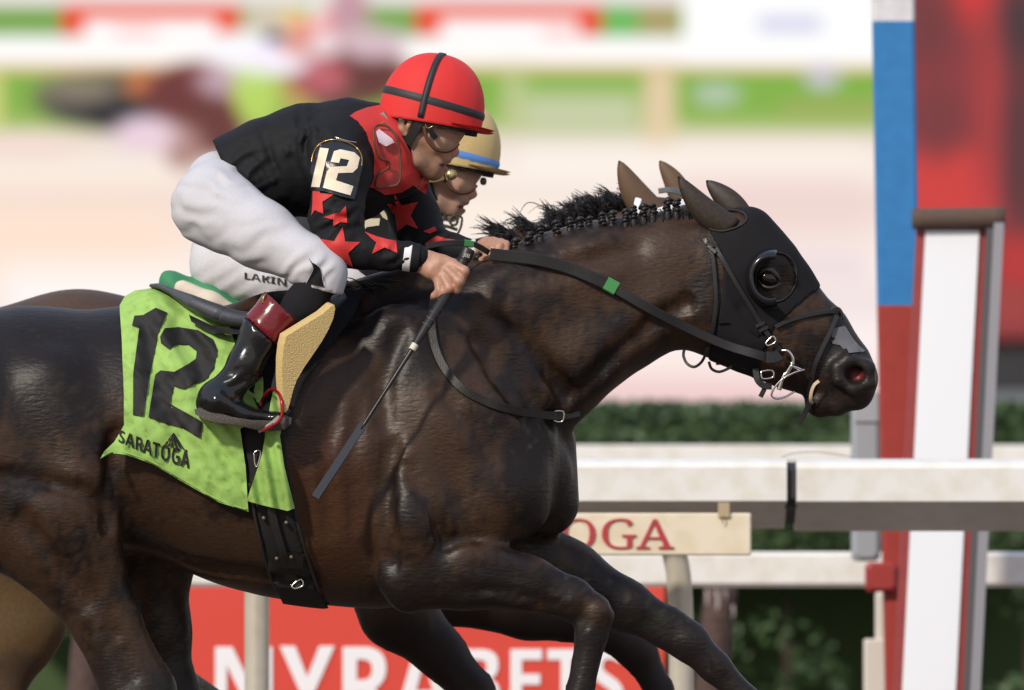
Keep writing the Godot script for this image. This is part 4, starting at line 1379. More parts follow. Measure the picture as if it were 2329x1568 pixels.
# ---------------------------------------------------------------- head, helmet, goggles: ox, oy shift the measured head in the picture
func face_field(ox: float, oy: float, z: float) -> Field:
	var f := field()
	var s := func(js): 
		var out := []
		for j in js: out.append([j[0] + ox, j[1] + oy, j[2] + z, j[3]])
		return out
	f.chain(s.call([[965, 245, 0, 90], [985, 262, 0, 84]]), 0.76, 0.02)
	f.chain(s.call([[985, 300, 0, 50], [978, 345, 0, 42], [982, 378, 0, 30]]), 1.0, 0.03)
	for g in [-1, 1]:
		f.chain(s.call([[938, 318, g * 0.052, 18], [950, 362, g * 0.044, 17], [982, 388, g * 0.022, 16]]), 1.0, 0.022)     # jaw
		f.chain(s.call([[955, 312, g * 0.058, 15], [996, 326, g * 0.046, 17], [1012, 334, g * 0.030, 12]]), 1.0, 0.02)       # cheek bone
		f.ball(s.call([[1008, 306, g * 0.030, 13]])[0], 1.0, 0.01, 1)                                                      # eye socket
		f.ball(s.call([[1030, 352, g * 0.012, 7]])[0], 1.0, 0.006)                                                         # nostril wing
		f.chain(s.call([[1004, 358, g * 0.026, 12], [992, 372, g * 0.028, 14]]), 1.0, 0.015)
	f.chain(s.call([[1004, 292, 0, 22], [1018, 296, 0, 14]]), 1.9, 0.015)                                                # brow
	f.chain(s.call([[1016, 312, 0, 9], [1026, 330, 0, 10], [1035, 346, 0, 10.5]]), 0.95, 0.01)                            # nose
	f.ball(s.call([[1012, 362, 0, 14]])[0], 1.5, 0.012)
	f.chain(s.call([[1017, 366, 0, 8], [1019, 368, 0, 6]]), 2.0, 0.005)                                                 # upper lip
	f.chain(s.call([[1009, 382, 0, 9], [1011, 383, 0, 8]]), 1.8, 0.005)                                                  # lower lip
	f.chain(s.call([[1002, 375, 0, 4], [1026, 375, 0, 4.5]]), 3.6, 0.004, 1)                                             # parted mouth
	f.ball(s.call([[990, 392, 0, 15]])[0], 1.1, 0.012)                                                                 # chin
	f.chain(s.call([[935, 300, 0, 52], [880, 330, 0, 56]]), 0.95, 0.02)                                                  # neck
	f.chain(s.call([[920, 262, 0.076, 7], [912, 274, 0.082, 7], [914, 292, 0.080, 7], [922, 304, 0.076, 8]]), 1.0, 0.008)    # ear
	f.chain(s.call([[920, 262, 0.076, 7], [932, 264, 0.078, 6], [934, 278, 0.074, 5], [926, 292, 0.074, 6]]), 1.0, 0.008)
	f.chain(s.call([[920, 262, -0.076, 7], [914, 280, -0.082, 7], [922, 304, -0.076, 8]]), 1.0, 0.008)
	return f

func face_tint(ox: float, oy: float, base: Vector3, beard: float):
	return func(p: Vector3) -> Color:
		var q := px(p) - Vector2(ox, oy)
		var n := skin_noise.get_noise_3d(p.x * 60.0, p.y * 60.0, p.z * 60.0)
		var c := base * (1.0 + n * 0.10)
		var st := clampf(spot(q, 980, 385, 60, 42) * 1.4 + spot(q, 945, 350, 34, 40), 0.0, 1.0)
		c = c.lerp(Vector3(0.11, 0.075, 0.06), st * beard * (0.6 + n * 0.5))
		c = c.lerp(Vector3(0.42, 0.13, 0.105), spot(q, 1036, 348, 17, 15) * 0.55)
		c = c.lerp(Vector3(0.34, 0.105, 0.10), (spot(q, 1013, 383, 15, 8) + spot(q, 1018, 367, 12, 5)) * 0.8)
		c = c.lerp(Vector3(0.03, 0.01, 0.01), spot(q, 1006, 375, 10, 5) * 1.2)
		c = c.lerp(Vector3(0.02, 0.015, 0.012), spot(q, 905, 262, 24, 24) * 1.4 if p.z > -1.0 else 0.0)
		c = c.lerp(Vector3(0.03, 0.02, 0.016), spot(q, 1010, 290, 22, 6))
		return Color(c.x, c.y, c.z)

func helmet(ox: float, oy: float, z: float, cloth: Color, band: Color, band_r: Array, cross: bool, parent: Node3D):
	var c := P(982 + ox, 252 + oy, z)
	var tilt := deg_to_rad(-12.5)
	var F := Vector3(cos(tilt), sin(tilt), 0)
	var U := Vector3(-sin(tilt), cos(tilt), 0)
	var S := Vector3(0, 0, 1)
	var dome := func(lon: float, lat: float, g: float) -> Vector3:
		var cl := pow(maxf(cos(lat), 0.0), 0.86) if lat > 0.0 else 1.0 - 0.05 * sin(lat) * sin(lat)
		var front := 0.5 + 0.5 * cos(lon)
		var y := sin(lat) * 0.141 if lat > 0.0 else lat * 0.10
		return c + F * (cos(lon) * cl * (0.128 + g)) + S * (sin(lon) * cl * (0.104 + g)) + U * (y * (1.0 + g * 7.0) + 0.0 * front)
	var hm := paint(cloth, 0.72, {"rim_enabled": true, "rim": 0.25})
	grain(hm, noise_tex(91, 0.05, [[0.0, grey(0.92)], [1.0, grey(1.0)]]), 8.0, noise_tex(92, 0.25, []), 0.02)
	var st := starts()
	var rings := []
	for i in 31:
		var lat := lerpf(-0.26, PI / 2, i / 30.0)
		var ring := []
		for j in 64:
			var lon := TAU * j / 64.0
			var back := 0.5 - 0.5 * cos(lon)
			var low := lat - (0.12 * back * (1.0 - i / 30.0) * 1.2)
			var g := 0.0012 * sin(lon * 23.0 + 2.0 * sin(lon * 5.0)) * exp(-i * 0.35) + (0.0007 if absf(fmod(lon + 0.4, PI / 3) - PI / 6) < 0.03 else 0.0)
			ring.append(dome.call(lon, low, g))
		rings.append(ring)
	skin(st, rings)
	var shellm := part("helmet", finish(st), hm, parent)
	# peak
	st = starts()
	rings = []
	for i in 9:
		var t := i / 8.0
		var ring := []
		for side in [0, 1]:
			for j in 25:
				var lon := lerpf(-1.15, 1.15, j / 24.0) * (1 if side == 0 else -1)
				var e: Vector3 = dome.call(lon, -0.22, 0.0)
				var reach := 0.034 * pow(maxf(cos(lon * 1.35), 0.0), 0.8) * t
				var dir := (F * cos(lon * 0.8) + S * sin(lon * 0.8)).normalized()
				var fade := clampf((1.15 - absf(lon)) / 0.5, 0.0, 1.0)
				ring.append(e + dir * reach + U * ((-0.012 * t + 0.016 * t * t) * fade) + U * ((0.003 if side == 0 else -0.003) * (0.15 + 0.85 * fade)))
		rings.append(ring)
	skin(st, rings)
	part("peak", finish(st), hm, shellm)
	# band round the brow
	var bm := paint(band, 0.6)
	st = starts()
	rings = []
	for i in 4:
		var lat := lerpf(band_r[0], band_r[1], i / 3.0)
		var ring := []
		for j in 64:
			var lon := TAU * j / 64.0
			var back := 0.5 - 0.5 * cos(lon)
			ring.append(dome.call(lon, lat + back * band_r[2], 0.0026 if i > 0 and i < 3 else 0.0008))
		rings.append(ring)
	skin(st, rings, true, false)
	part("band", finish(st), bm, shellm)
	# liner below the shell
	st = starts()
	rings = []
	for lat in [-0.20, -0.40]:
		var ring := []
		for j in 48:
			var lon := TAU * j / 48.0
			ring.append(dome.call(lon, lat, -0.006))
		rings.append(ring)
	skin(st, rings, true, false)
	part("liner", finish(st), paint(lin(0.01, 0.01, 0.011), 0.8), shellm)
	if cross:
		var line := []
		for i in 30:
			var a := lerpf(-0.25, PI + 0.25, i / 29.0)
			var lat := a if a < PI / 2 else PI - a
			var lon := (PI * 0.555 if a < PI / 2 else -PI * 0.555)
			line.append(dome.call(lon, lat, 0.0024))
		st = starts()
		var rr := []
		for i in line.size():
			var t: Vector3 = (line[mini(i + 1, line.size() - 1)] - line[maxi(i - 1, 0)]).normalized()
			var out: Vector3 = (line[i] - c).normalized()
			var sd := t.cross(out).normalized()
			rr.append([line[i] + sd * 0.0075, line[i] + sd * 0.0075 + out * 0.0012, line[i] - sd * 0.0075 + out * 0.0012, line[i] - sd * 0.0075])
		skin(st, rr)
		part("cross_strap", finish(st), bm, shellm)
		# harness
		var hz := z + 0.088
		strap_part("harness", [P(958 + ox, 262 + oy, hz), P(950 + ox, 285 + oy, hz), P(936 + ox, 308 + oy, hz - 0.004), P(924 + ox, 326 + oy, hz - 0.008)], 0.023, 0.004, leather, shellm)
		strap_part("harness", [P(868 + ox, 258 + oy, hz - 0.02), P(884 + ox, 284 + oy, hz - 0.006), P(906 + ox, 310 + oy, hz - 0.002), P(924 + ox, 328 + oy, hz - 0.008)], 0.017, 0.004, leather, shellm)
		strap_part("harness", [P(921 + ox, 326 + oy, hz - 0.010), P(925 + ox, 352 + oy, hz - 0.026), P(934 + ox, 380 + oy, hz - 0.042), P(950 + ox, 396 + oy, z + 0.02)], 0.011, 0.004, leather, shellm)
		strap_part("strap_tail", [P(974 + ox, 288 + oy, hz + 0.004), P(982 + ox, 302 + oy, hz + 0.006), P(992 + ox, 315 + oy, hz + 0.004)], 0.013, 0.003, black_cloth, shellm)
		loop_part("buckle", [[967 + ox, 280 + oy], [978 + ox, 277 + oy], [984 + ox, 286 + oy], [972 + ox, 291 + oy]], hz + 0.007, 0.0014, paint(lin(0.6, 0.45, 0.2), 0.25, {"metallic": 1.0}), shellm)
		loop_part("buckle", [[862 + ox, 281 + oy], [875 + ox, 278 + oy], [878 + ox, 285 + oy], [864 + ox, 287 + oy]], hz + 0.002, 0.0014, paint(lin(0.6, 0.45, 0.2), 0.25, {"metallic": 1.0}), shellm)
		strap_part("strap_tail", [P(870 + ox, 280 + oy, hz), P(873 + ox, 295 + oy, hz + 0.002), P(876 + ox, 310 + oy, hz + 0.002)], 0.012, 0.003, black_cloth, shellm)
	return shellm

func goggles(ox: float, oy: float, z: float, parent: Node3D):
	var o := P(962 + ox, 312 + oy, z)
	var gz := func(x: float) -> float: return z + 0.094 * sqrt(maxf(0.0, 1.0 - pow(clampf((x - o.x) / 0.122, -0.3, 1.0), 2.0)))
	var pts := [[967, 292], [969, 308], [976, 324], [990, 337], [1008, 343], [1026, 341], [1040, 333], [1054, 326], [1068, 316], [1074, 300], [1062, 290], [1030, 282], [990, 280]]
	var out := []
	for q in pts: out.append([q[0] + ox, q[1] + oy])
	var glass := paint(Color(0.5, 0.45, 0.42, 0.07), 0.03)
	glass.metallic_specular = 0.12
	glass.transparency = BaseMaterial3D.TRANSPARENCY_ALPHA
	var g := part("goggles", drape(poly(out, z + 0.06), func(x, y): return gz.call(x), 0.008, 0.0), glass, parent, "clear racing goggles with a brown padded rim")
	var line := []
	for q in [[966, 288], [967, 300], [970, 312], [977, 325], [990, 338], [1008, 344], [1024, 342], [1036, 334], [1042, 326]]:
		var w := P(q[0] + ox, q[1] + oy, z + 0.07)
		line.append(Vector3(w.x, w.y, gz.call(w.x) + 0.001))
	tube_part("rim", line, 0.0048, paint(lin(0.065, 0.024, 0.011), 0.6), g)
	return g

# ---------------------------------------------------------------- the leading jockey
func lead_jockey():
	var C1 := func(pts): return mapped(pts, 355.0, 88.7, 0.3773)
	var C2 := func(pts): return mapped(pts, 798.6, 88.7, 0.2831)
	var C6 := func(pts): return mapped(pts, 650.8, 414.1, 0.2286)
	var j := thing("person", "rider in black and red star silks, red cap and number 12 armband", "person", P(560, 760, 0))
	var wrinkle := FastNoiseLite.new()
	wrinkle.seed = 13
	wrinkle.frequency = 1.0
	wrinkle.fractal_octaves = 2
	# skin: head, neck and hands, joined under the clothes
	var b := face_field(0, 0, 0.02)
	b.chain([[880, 325, 0.01, 56], [800, 345, 0, 90], [560, 390, 0, 70]], 1.1, 0.02)
	part("body", b.mesh(0.0042, P(850, 420, -0.09), P(1060, 150, 0.13), face_tint(0, 0, Vector3(0.42, 0.235, 0.15), 0.65)), paint(Color.WHITE, 0.5, {"vertex_color_use_as_albedo": true, "subsurf_scatter_enabled": true, "subsurf_scatter_strength": 0.08}), j)
	for g in [-1, 1]:
		var e := starts()
		var ec := P(1007, 307, 0.02 + g * 0.030)
		tube(e, [ec + Vector3(-0.010, 0, 0), ec, ec + Vector3(0.010, 0, 0)], [0.003, 0.0115, 0.003], 12, 0.002)
		part("eye", finish(e), paint(lin(0.35, 0.3, 0.27), 0.15), j)
		tube_part("iris", [P(1013, 309, 0.02 + g * 0.034), P(1018, 310, 0.02 + g * 0.034)], 0.005, paint(lin(0.02, 0.012, 0.008), 0.1), j)
		tube_part("eyebrow", [P(996, 296, 0.02 + g * 0.047), P(1010, 293, 0.02 + g * 0.042), P(1022, 298, 0.02 + g * 0.022)], [0.002, 0.004, 0.0025], paint(lin(0.01, 0.008, 0.007), 0.7), j)
	helmet(0, 0, 0.02, lin(0.66, 0.022, 0.020), lin(0.016, 0.017, 0.02), [0.02, 0.155, 0.10], true, j)
	goggles(0, 0, 0.02, j)

	# ---- jacket
	var tf := field()
	tf.chain([[530, 386, 0, 82], [600, 366, 0, 92], [690, 348, 0, 108], [790, 345, 0, 118], [868, 335, 0, 92]], 1.25, 0.02)
	tf.chain([[600, 410, 0, 78], [800, 415, 0, 84], [905, 395, 0, 56]], 1.4, 0.04)
	tf.chain([[800, 300, 0, 60], [878, 300, 0.0, 58]], 1.2, 0.03)
	var jf := shell(tf, 0.0, null)
	jf.chain([[760, 345, 0.12, 76], [775, 395, 0.18, 64], [766, 490, 0.23, 58], [772, 556, 0.25, 52]], 1.0, 0.03)
	jf.chain([[772, 556, 0.25, 52], [829, 567, 0.255, 43], [879, 577, 0.26, 36], [924, 582, 0.26, 31], [950, 586, 0.26, 29]], 0.95, 0.015)
	jf.chain([[870, 370, -0.12, 70], [905, 400, -0.16, 62], [946, 500, -0.14, 54], [968, 545, -0.11, 46]], 1.0, 0.03)
	jf.chain([[968, 548, -0.11, 44], [1030, 566, -0.07, 34], [1088, 575, -0.03, 27]], 1.0, 0.015)
	var hemc = half(474, 300, 552, 470, 0.1)
	var neckc = half(905, 200, 905, 460, 0.0)
	var cuffc = P(949, 586, 0.26)
	jf.clip = func(p: Vector3) -> float:
		var d: float = hemc.call(p)
		return d
	# cloth that creases at the elbow, the arm pit and the waist
	var coat_creases := [[694, 238, 668, 335], [708, 246, 694, 366], [728, 250, 716, 384], [556, 326, 622, 446], [596, 300, 646, 430], [520, 360, 570, 440], [730, 480, 800, 500], [716, 530, 790, 512], [742, 470, 820, 452], [806, 548, 838, 600], [866, 548, 880, 606]]
	jf.disp = func(p: Vector3) -> float:
		var q := px(p)
		var n := wrinkle.get_noise_3d(p.x * 11.0 + p.y * 6.0, p.y * 16.0 - p.x * 7.0, p.z * 9.0)
		var s := 0.004 * n
		if p.z > 0.02: s += 0.0050 * creases(q, coat_creases, 8.0)
		s += 0.005 * sin(q.x * 0.16 - q.y * 0.05 + 3.0 * n) * spot(q, 700, 320, 70, 90)
		s += 0.005 * sin(q.x * 0.12 + q.y * 0.17 + 3.0 * n) * (spot(q, 770, 500, 90, 60) + spot(q, 905, 580, 45, 50))
		s += 0.005 * sin(q.y * 0.15 + q.x * 0.06 + 4.0 * n) * spot(q, 560, 400, 90, 90)
		return s
	tf.disp = jf.disp
	var silk := paint(lin(0.009, 0.0095, 0.012), 0.72, {"metallic_specular": 0.35})
	grain(silk, noise_tex(93, 0.05, [[0.0, grey(0.75)], [1.0, grey(1.0)]]), 8.0, noise_tex(94, 0.3, []), 0.02)
	var jacket := part("jacket", jf.mesh(0.008, P(470, 640, -0.28), P(1100, 200, 0.36)), silk, j)
	var red := paint(lin(0.60, 0.028, 0.024), 0.65, {"rim_enabled": true, "rim": 0.25})
	grain(red, noise_tex(95, 0.05, [[0.0, grey(0.86)], [1.0, grey(1.0)]]), 8.0)
	part("yoke", drape(poly([[789, 277], [797, 264], [808, 255], [835, 243], [864, 236], [892, 246], [925, 330], [952, 380], [975, 398], [968, 436], [940, 420], [915, 436], [876, 443], [850, 428], [812, 421], [827, 390], [824, 350], [796, 322]], 0.1), func(x, y): return tf.front(x, y, 0.4, -0.05) + 0.0035, 0.008, 0.001), red, jacket)
	for s in [
		[[565, 447], [590, 592], [740, 598], [620, 705], [668, 850], [520, 768], [405, 770], [408, 680], [330, 562], [480, 590]],
		[[262, 80], [330, 75], [340, 108], [478, 122], [362, 195], [375, 320], [285, 275], [252, 330], [262, 200]],
		[[595, 235], [605, 330], [610, 405], [540, 400], [475, 440], [470, 375], [375, 350], [480, 315], [545, 300]],
		[[780, 490], [895, 535], [1000, 565], [1095, 580], [1108, 705], [980, 650], [855, 715], [900, 600], [850, 560]]]:
		part("star", patch(jf, C6.call(s), 0.0022, 0.28, 0.007, 0.001), red, jacket)
	for s in [
		[[1080, 135], [1150, 230], [1312, 195], [1240, 330], [1315, 465], [1200, 420], [1105, 490], [1085, 330], [1012, 235], [1090, 235]],
		[[1365, 490], [1480, 440], [1500, 480], [1430, 515]],
		[[1380, 610], [1500, 535], [1590, 565], [1690, 580], [1580, 603], [1450, 603]]]:
		part("star", patch(jf, C6.call(s), 0.0022, -0.08, 0.007, 0.001), red, jacket)
	# cuffs
	var ax := (P(950, 586, 0.26) - P(900, 580, 0.26)).normalized()
	var wc := P(926, 583, 0.26)
	tube_part("cuff", [wc - ax * 0.008, wc, wc + ax * 0.010], 0.0358, paint(lin(0.72, 0.72, 0.74), 0.7), jacket, 20, 0.004)
	tube_part("cuff", [wc + ax * 0.011, wc + ax * 0.022, wc + ax * 0.031], [0.0352, 0.0352, 0.034], silk, jacket, 20, 0.004)
	var c2 := P(1078, 566, -0.02)
	tube_part("cuff", [c2, c2 + Vector3(0.008, 0.002, 0.002)], 0.024, paint(lin(0.72, 0.72, 0.74), 0.7), jacket, 18)
	tube_part("cuff", [c2 + Vector3(0.009, 0.002, 0.002), c2 + Vector3(0.022, 0.004, 0.004)], 0.023, silk, jacket, 18)
	# armband
	var hl := grain(paint(lin(0.012, 0.016, 0.022), 0.3), hide_tex(), 9.0, hide_bump, 0.03)
	var ab := part("armband", patch(jf, C1.call([[918, 905], [930, 790], [945, 690], [975, 640], [1020, 612], [1075, 604], [1150, 618], [1212, 652], [1243, 705], [1244, 765], [1222, 860], [1196, 965], [1120, 950], [1020, 918]]), 0.008, 0.28, 0.008, 0.003), hl, j, "black leather number 12 armband edged in gold")
	var cream := grain(paint(lin(0.70, 0.62, 0.48), 0.6), noise_tex(96, 0.03, [[0.0, Color(0.8, 0.72, 0.6)], [0.35, Color(1, 1, 1)], [1.0, Color(1, 1, 1)]]), 12.0)
	part("numeral", patch(jf, C1.call([[986, 648], [1040, 655], [985, 892], [933, 885]]), 0.0105, 0.28, 0.008, 0.002), cream, ab)
	part("numeral", patch(jf, C1.call([[1052, 738], [1072, 672], [1110, 660], [1195, 678], [1228, 710], [1214, 775], [1185, 803], [1098, 806], [1085, 850], [1190, 885], [1172, 942], [1006, 895], [1030, 795], [1058, 768], [1150, 764], [1164, 726], [1112, 716], [1103, 745]]), 0.0105, 0.28, 0.008, 0.002), cream, ab)
	tube_part("gold_edge", on(jf, C1.call([[938, 745], [948, 692], [978, 642], [1022, 615], [1075, 607], [1148, 621], [1209, 655], [1240, 706], [1241, 765]]), 0.009, 0.28), 0.0016, paint(lin(0.45, 0.25, 0.08), 0.25, {"metallic": 0.9}), ab)
	tube_part("safety_pin", on(jf, C1.call([[1080, 590], [1110, 602], [1160, 616], [1210, 624]]), 0.010, 0.2), 0.0014, steel_m, ab)
	# spare goggles hung on the chest
	var loop := C2.call([[185, 720], [188, 830], [228, 950], [300, 985], [292, 1040], [218, 1090], [205, 1190], [330, 1180], [385, 1150], [400, 1050], [390, 900], [368, 790], [300, 705], [220, 690]])
	var lz := func(x, y): return maxf(tf.front(x, y, 0.4, -0.05), 0.11) + 0.018
	var clear := paint(Color(0.6, 0.5, 0.5, 0.08), 0.05)
	clear.metallic_specular = 0.15
	clear.transparency = BaseMaterial3D.TRANSPARENCY_ALPHA
	var gp := poly(loop, 0.14)
	var sg := part("spare_goggles", drape(gp, lz, 0.008, 0.0), clear, j, "spare clear goggles with brown rim hanging at the collar")
	var ln := []
	for q in gp: ln.append(Vector3(q.x, q.y, lz.call(q.x, q.y) + 0.001))
	ln.append(ln[0])
	tube_part("rim", ln, 0.0030, paint(lin(0.10, 0.036, 0.016), 0.6), sg)
	part("lens_tape", drape(poly(C2.call([[200, 745], [225, 720], [330, 800], [350, 830], [280, 862], [225, 830]]), 0.14), func(x, y): return lz.call(x, y) + 0.001, 0.008, 0.0), paint(lin(0.62, 0.5, 0.56), 0.4), sg)

	# ---- breeches
	var pf := field()
	pf.chain([[500, 425, 0, 82], [520, 470, 0, 84]], 1.35, 0.03)
	for g in [1]:
		pf.chain([[486, 468, g * 0.10, 96], [600, 537, g * 0.20, 73], [705, 595, g * 0.27, 54], [742, 622, g * 0.28, 44], [730, 680, g * 0.285, 44]], 1.0, 0.03)
	var thigh_creases := [[418, 556, 486, 496], [396, 500, 470, 462], [462, 410, 512, 462], [630, 590, 664, 640], [612, 572, 648, 622], [694, 556, 702, 612], [724, 572, 686, 640], [652, 640, 744, 606], [560, 566, 640, 606], [476, 362, 524, 430], [440, 590, 520, 560], [700, 632, 770, 626], [534, 440, 580, 500]]
	var kneec = half(640, 640, 780, 672, 0.3)
	pf.clip = func(p: Vector3) -> float: return kneec.call(p)
	pf.disp = func(p: Vector3) -> float:
		var q := px(p)
		var n := wrinkle.get_noise_3d(p.x * 9.0 + 3.0, p.y * 9.0, p.z * 9.0)
		var s := 0.003 * n
		s += 0.0055 * sin(q.x * 0.11 + q.y * 0.13 + 4.0 * n) * spot(q, 700, 615, 70, 55)
		s += 0.003 * sin(q.y * 0.14 - q.x * 0.05 + 4.0 * n) * (spot(q, 440, 480, 80, 110) + spot(q, 520, 420, 60, 60)) + 0.0022 * sin(q.x * 0.05 + q.y * 0.12 + 3.0 * n) * spot(q, 580, 560, 130, 80)
		return s
	var white := paint(lin(0.52, 0.52, 0.56), 0.85)
	grain(white, noise_tex(97, 0.03, [[0.0, grey(0.95)], [1.0, grey(1.0)]]), 6.0, noise_tex(98, 0.3, []), 0.015)
	var br := part("breeches", pf.mesh(0.0068, P(380, 700, -0.02), P(790, 330, 0.36)), white, j)
	var off := field()                       # the leg on the far side
	off.chain([[500, 425, -0.02, 80], [520, 470, -0.02, 80]], 1.0, 0.03)
	off.chain([[486, 468, -0.10, 92], [600, 537, -0.20, 73], [705, 595, -0.27, 54], [742, 622, -0.28, 44]], 1.0, 0.03)
	part("breeches_leg", off.mesh(0.012), white, br)
	part("knee_insert", patch(pf, C6.call([[218, 742], [262, 800], [330, 840], [352, 880], [365, 960], [385, 1048], [300, 1030], [200, 1012], [240, 930], [272, 862], [262, 828]]), 0.002, 0.3, 0.008, 0.001), black_cloth, br)
	tube_part("stitching", on(pf, C6.call([[218, 742], [262, 828], [272, 862], [240, 930], [200, 1010]]), 0.004, 0.3), 0.0007, white, br, 5, 0.01)
	tube_part("stitching", on(pf, C6.call([[262, 800], [330, 840], [352, 880], [365, 960], [385, 1045]]), 0.004, 0.3), 0.0007, white, br, 5, 0.01)
	# ---- stockings and boots
	var hf2 := field()
	for g in [1, -1]:
		hf2 = field()
		hf2.chain([[735, 625, g * 0.28, 42], [692, 692, g * 0.285, 44], [640, 745, g * 0.30, 32]], 1.0, 0.02)
		part("stocking", hf2.mesh(0.009), black_cloth, j)
	for g in [1, -1]:
		var bf := field()
		var d := func(js):
			var out := []
			for e in js: out.append([e[0], e[1], e[2] * g, e[3]])
			return out
		bf.chain(d.call([[660, 668, 0.318, 49], [599, 756, 0.325, 49], [560, 828, 0.332, 40], [532, 872, 0.335, 33]]), 0.95, 0.02)
		bf.chain(d.call([[522, 876, 0.335, 34], [490, 902, 0.335, 34], [478, 918, 0.335, 32]]), 0.95, 0.02)
		bf.chain(d.call([[496, 912, 0.335, 34], [556, 942, 0.337, 19], [632, 952, 0.34, 13], [652, 953, 0.34, 11]]), 1.9, 0.02)
		var topc = half(674, 727, 607, 666, 0.35)
		var midc = half(632, 788, 566, 726, 0.35)
		bf.disp = func(p: Vector3) -> float:
			var q := px(p)
			var n := wrinkle.get_noise_3d(p.x * 18.0, p.y * 18.0, p.z * 18.0)
			return 0.0035 * sin(q.y * 0.17 + q.x * 0.10 + 1.5 * n) * spot(q, 548, 868, 62, 36)
		var patent := paint(lin(0.008, 0.0085, 0.010), 0.30)
		patent.roughness_texture = noise_tex(103, 0.03, [[0.0, grey(0.3)], [0.55, grey(0.55)], [0.7, grey(1.0)], [1.0, grey(1.0)]], 5)
		grain(patent, noise_tex(104, 0.04, [[0.0, grey(1.0)], [0.7, grey(0.9)], [1.0, grey(0.8)]], 5), 5.0)
		bf.clip = func(p: Vector3) -> float: return midc.call(p)
		var boot := part("boot", bf.mesh(0.007), patent, j, "black patent riding boot with red cuff" if g == 1 else "")
		bf.clip = func(p: Vector3) -> float: return maxf(topc.call(p), -midc.call(p))
		bf.grow = 0.0015
		part("boot_cuff", bf.mesh(0.007), grain(paint(lin(0.20, 0.012, 0.018), 0.2), hide_tex(), 6.0), boot)
		# sole: a bar with an outline
		var so := [[443, 931], [456, 926], [490, 936], [530, 948], [575, 955], [620, 956], [655, 946], [664, 950], [662, 964], [648, 976], [612, 980], [580, 976], [540, 966], [500, 962], [462, 952], [446, 942]]
		part("sole", drape(poly(so, 0.35), func(x, y): return (0.382 if g == 1 else -0.292) - 0.006 * pow((y - P(0, 955, 0.35).y) * 60.0, 2.0), 0.01, 0.084), grain(paint(lin(0.17, 0.15, 0.13), 0.85), noise_tex(99, 0.05, [[0.0, grey(0.3)], [1.0, grey(1.0)]]), 9.0), boot)
		if g == 1:
			tube_part("zip_pull", [P(605, 668, 0.35), P(600, 676, 0.355), P(598, 690, 0.355)], 0.0028, paint(lin(0.35, 0.25, 0.1), 0.3, {"metallic": 0.9}), boot)
	# ---- hands
	var hfd := field()
	hfd.chain([[940, 585, 0.26, 25], [972, 598, 0.262, 26], [1002, 608, 0.262, 30]], 0.62, 0.015)
	hfd.chain([[1000, 600, 0.268, 20], [1030, 602, 0.270, 15]], 0.9, 0.01)
	hfd.chain([[985, 615, 0.268, 22], [1008, 632, 0.272, 16]], 0.9, 0.01)
	for q in [[[1026, 600, 0.274, 13], [1056, 616, 0.288, 11.5], [1047, 640, 0.282, 10], [1034, 640, 0.262, 8]],
			[[1018, 614, 0.280, 13], [1044, 640, 0.294, 11.5], [1038, 658, 0.284, 10], [1026, 656, 0.264, 8]],
			[[1008, 628, 0.280, 12], [1022, 655, 0.292, 10.5], [1004, 668, 0.284, 9], [996, 674, 0.270, 7.5]],
			[[996, 636, 0.276, 11], [1000, 660, 0.284, 9.5], [988, 672, 0.276, 8], [985, 676, 0.266, 7]],
			[[990, 592, 0.240, 13], [1024, 598, 0.232, 11], [1046, 612, 0.244, 9], [1052, 624, 0.256, 8]]]:
		hfd.chain(q, 1.0, 0.004)
	var flesh := func(p: Vector3) -> Color:
		var n := skin_noise.get_noise_3d(p.x * 80.0, p.y * 80.0, p.z * 80.0)
		var c := Vector3(0.40, 0.215, 0.145) * (1.0 + 0.16 * n)
		return Color(c.x, c.y, c.z)
	var skinm := paint(Color.WHITE, 0.5, {"vertex_color_use_as_albedo": true, "subsurf_scatter_enabled": true, "subsurf_scatter_strength": 0.08})
	part("hand", hfd.mesh(0.0032, null, null, flesh), skinm, j)
	var lf := field()
	lf.chain([[1080, 572, -0.02, 20], [1110, 562, 0.0, 22], [1138, 562, 0.01, 17]], 0.8, 0.012)
	for q in [[[1120, 548, 0.02, 11], [1150, 556, 0.045, 10], [1148, 578, 0.06, 9], [1132, 584, 0.06, 8]],
			[[1112, 552, 0.03, 11], [1136, 560, 0.058, 10], [1132, 582, 0.068, 9], [1118, 586, 0.062, 8]],
			[[1104, 558, 0.03, 11], [1122, 566, 0.060, 10], [1116, 586, 0.066, 8], [1104, 586, 0.060, 7]],
			[[1096, 566, 0.025, 10], [1108, 574, 0.05, 9], [1102, 590, 0.055, 7], [1094, 590, 0.05, 6.5]],
			[[1112, 556, -0.01, 11], [1140, 552, -0.005, 10], [1158, 562, 0.01, 8]]]:
		lf.chain(q, 1.0, 0.004)
	part("hand", lf.mesh(0.0034, null, null, flesh), skinm, j)
	# ---- whip
	var wh := thing("whip", "long black racing whip held down across the horse's shoulder", "whip", P(940, 790, 0.3))
	var rub := grain(paint(lin(0.016, 0.016, 0.017), 0.55), hide_tex(), 10.0, hide_bump, 0.05)
	tube_part("handle", [P(1062, 578, 0.255), P(1046, 608, 0.262), P(1026, 650, 0.272), P(1000, 694, 0.30), P(972, 738, 0.325), P(944, 784, 0.345)], [0.0145, 0.0125, 0.0125, 0.0125, 0.011, 0.008], rub, wh, 14)
	tube_part("cap", [P(1066, 566, 0.253), P(1061, 578, 0.255), P(1055, 592, 0.258)], [0.0165, 0.0165, 0.0145], paint(lin(0.014, 0.014, 0.015), 0.45), wh, 16)
	part("cap_lettering", words_on("JOEL", false, 400, Vector2(1053, 584), Vector2(1067, 588), Vector2(4, -9), Vector2(4, -9), 0.27, func(x, y): return 0.2745, 0.0), paint(lin(0.7, 0.68, 0.6), 0.6), wh)
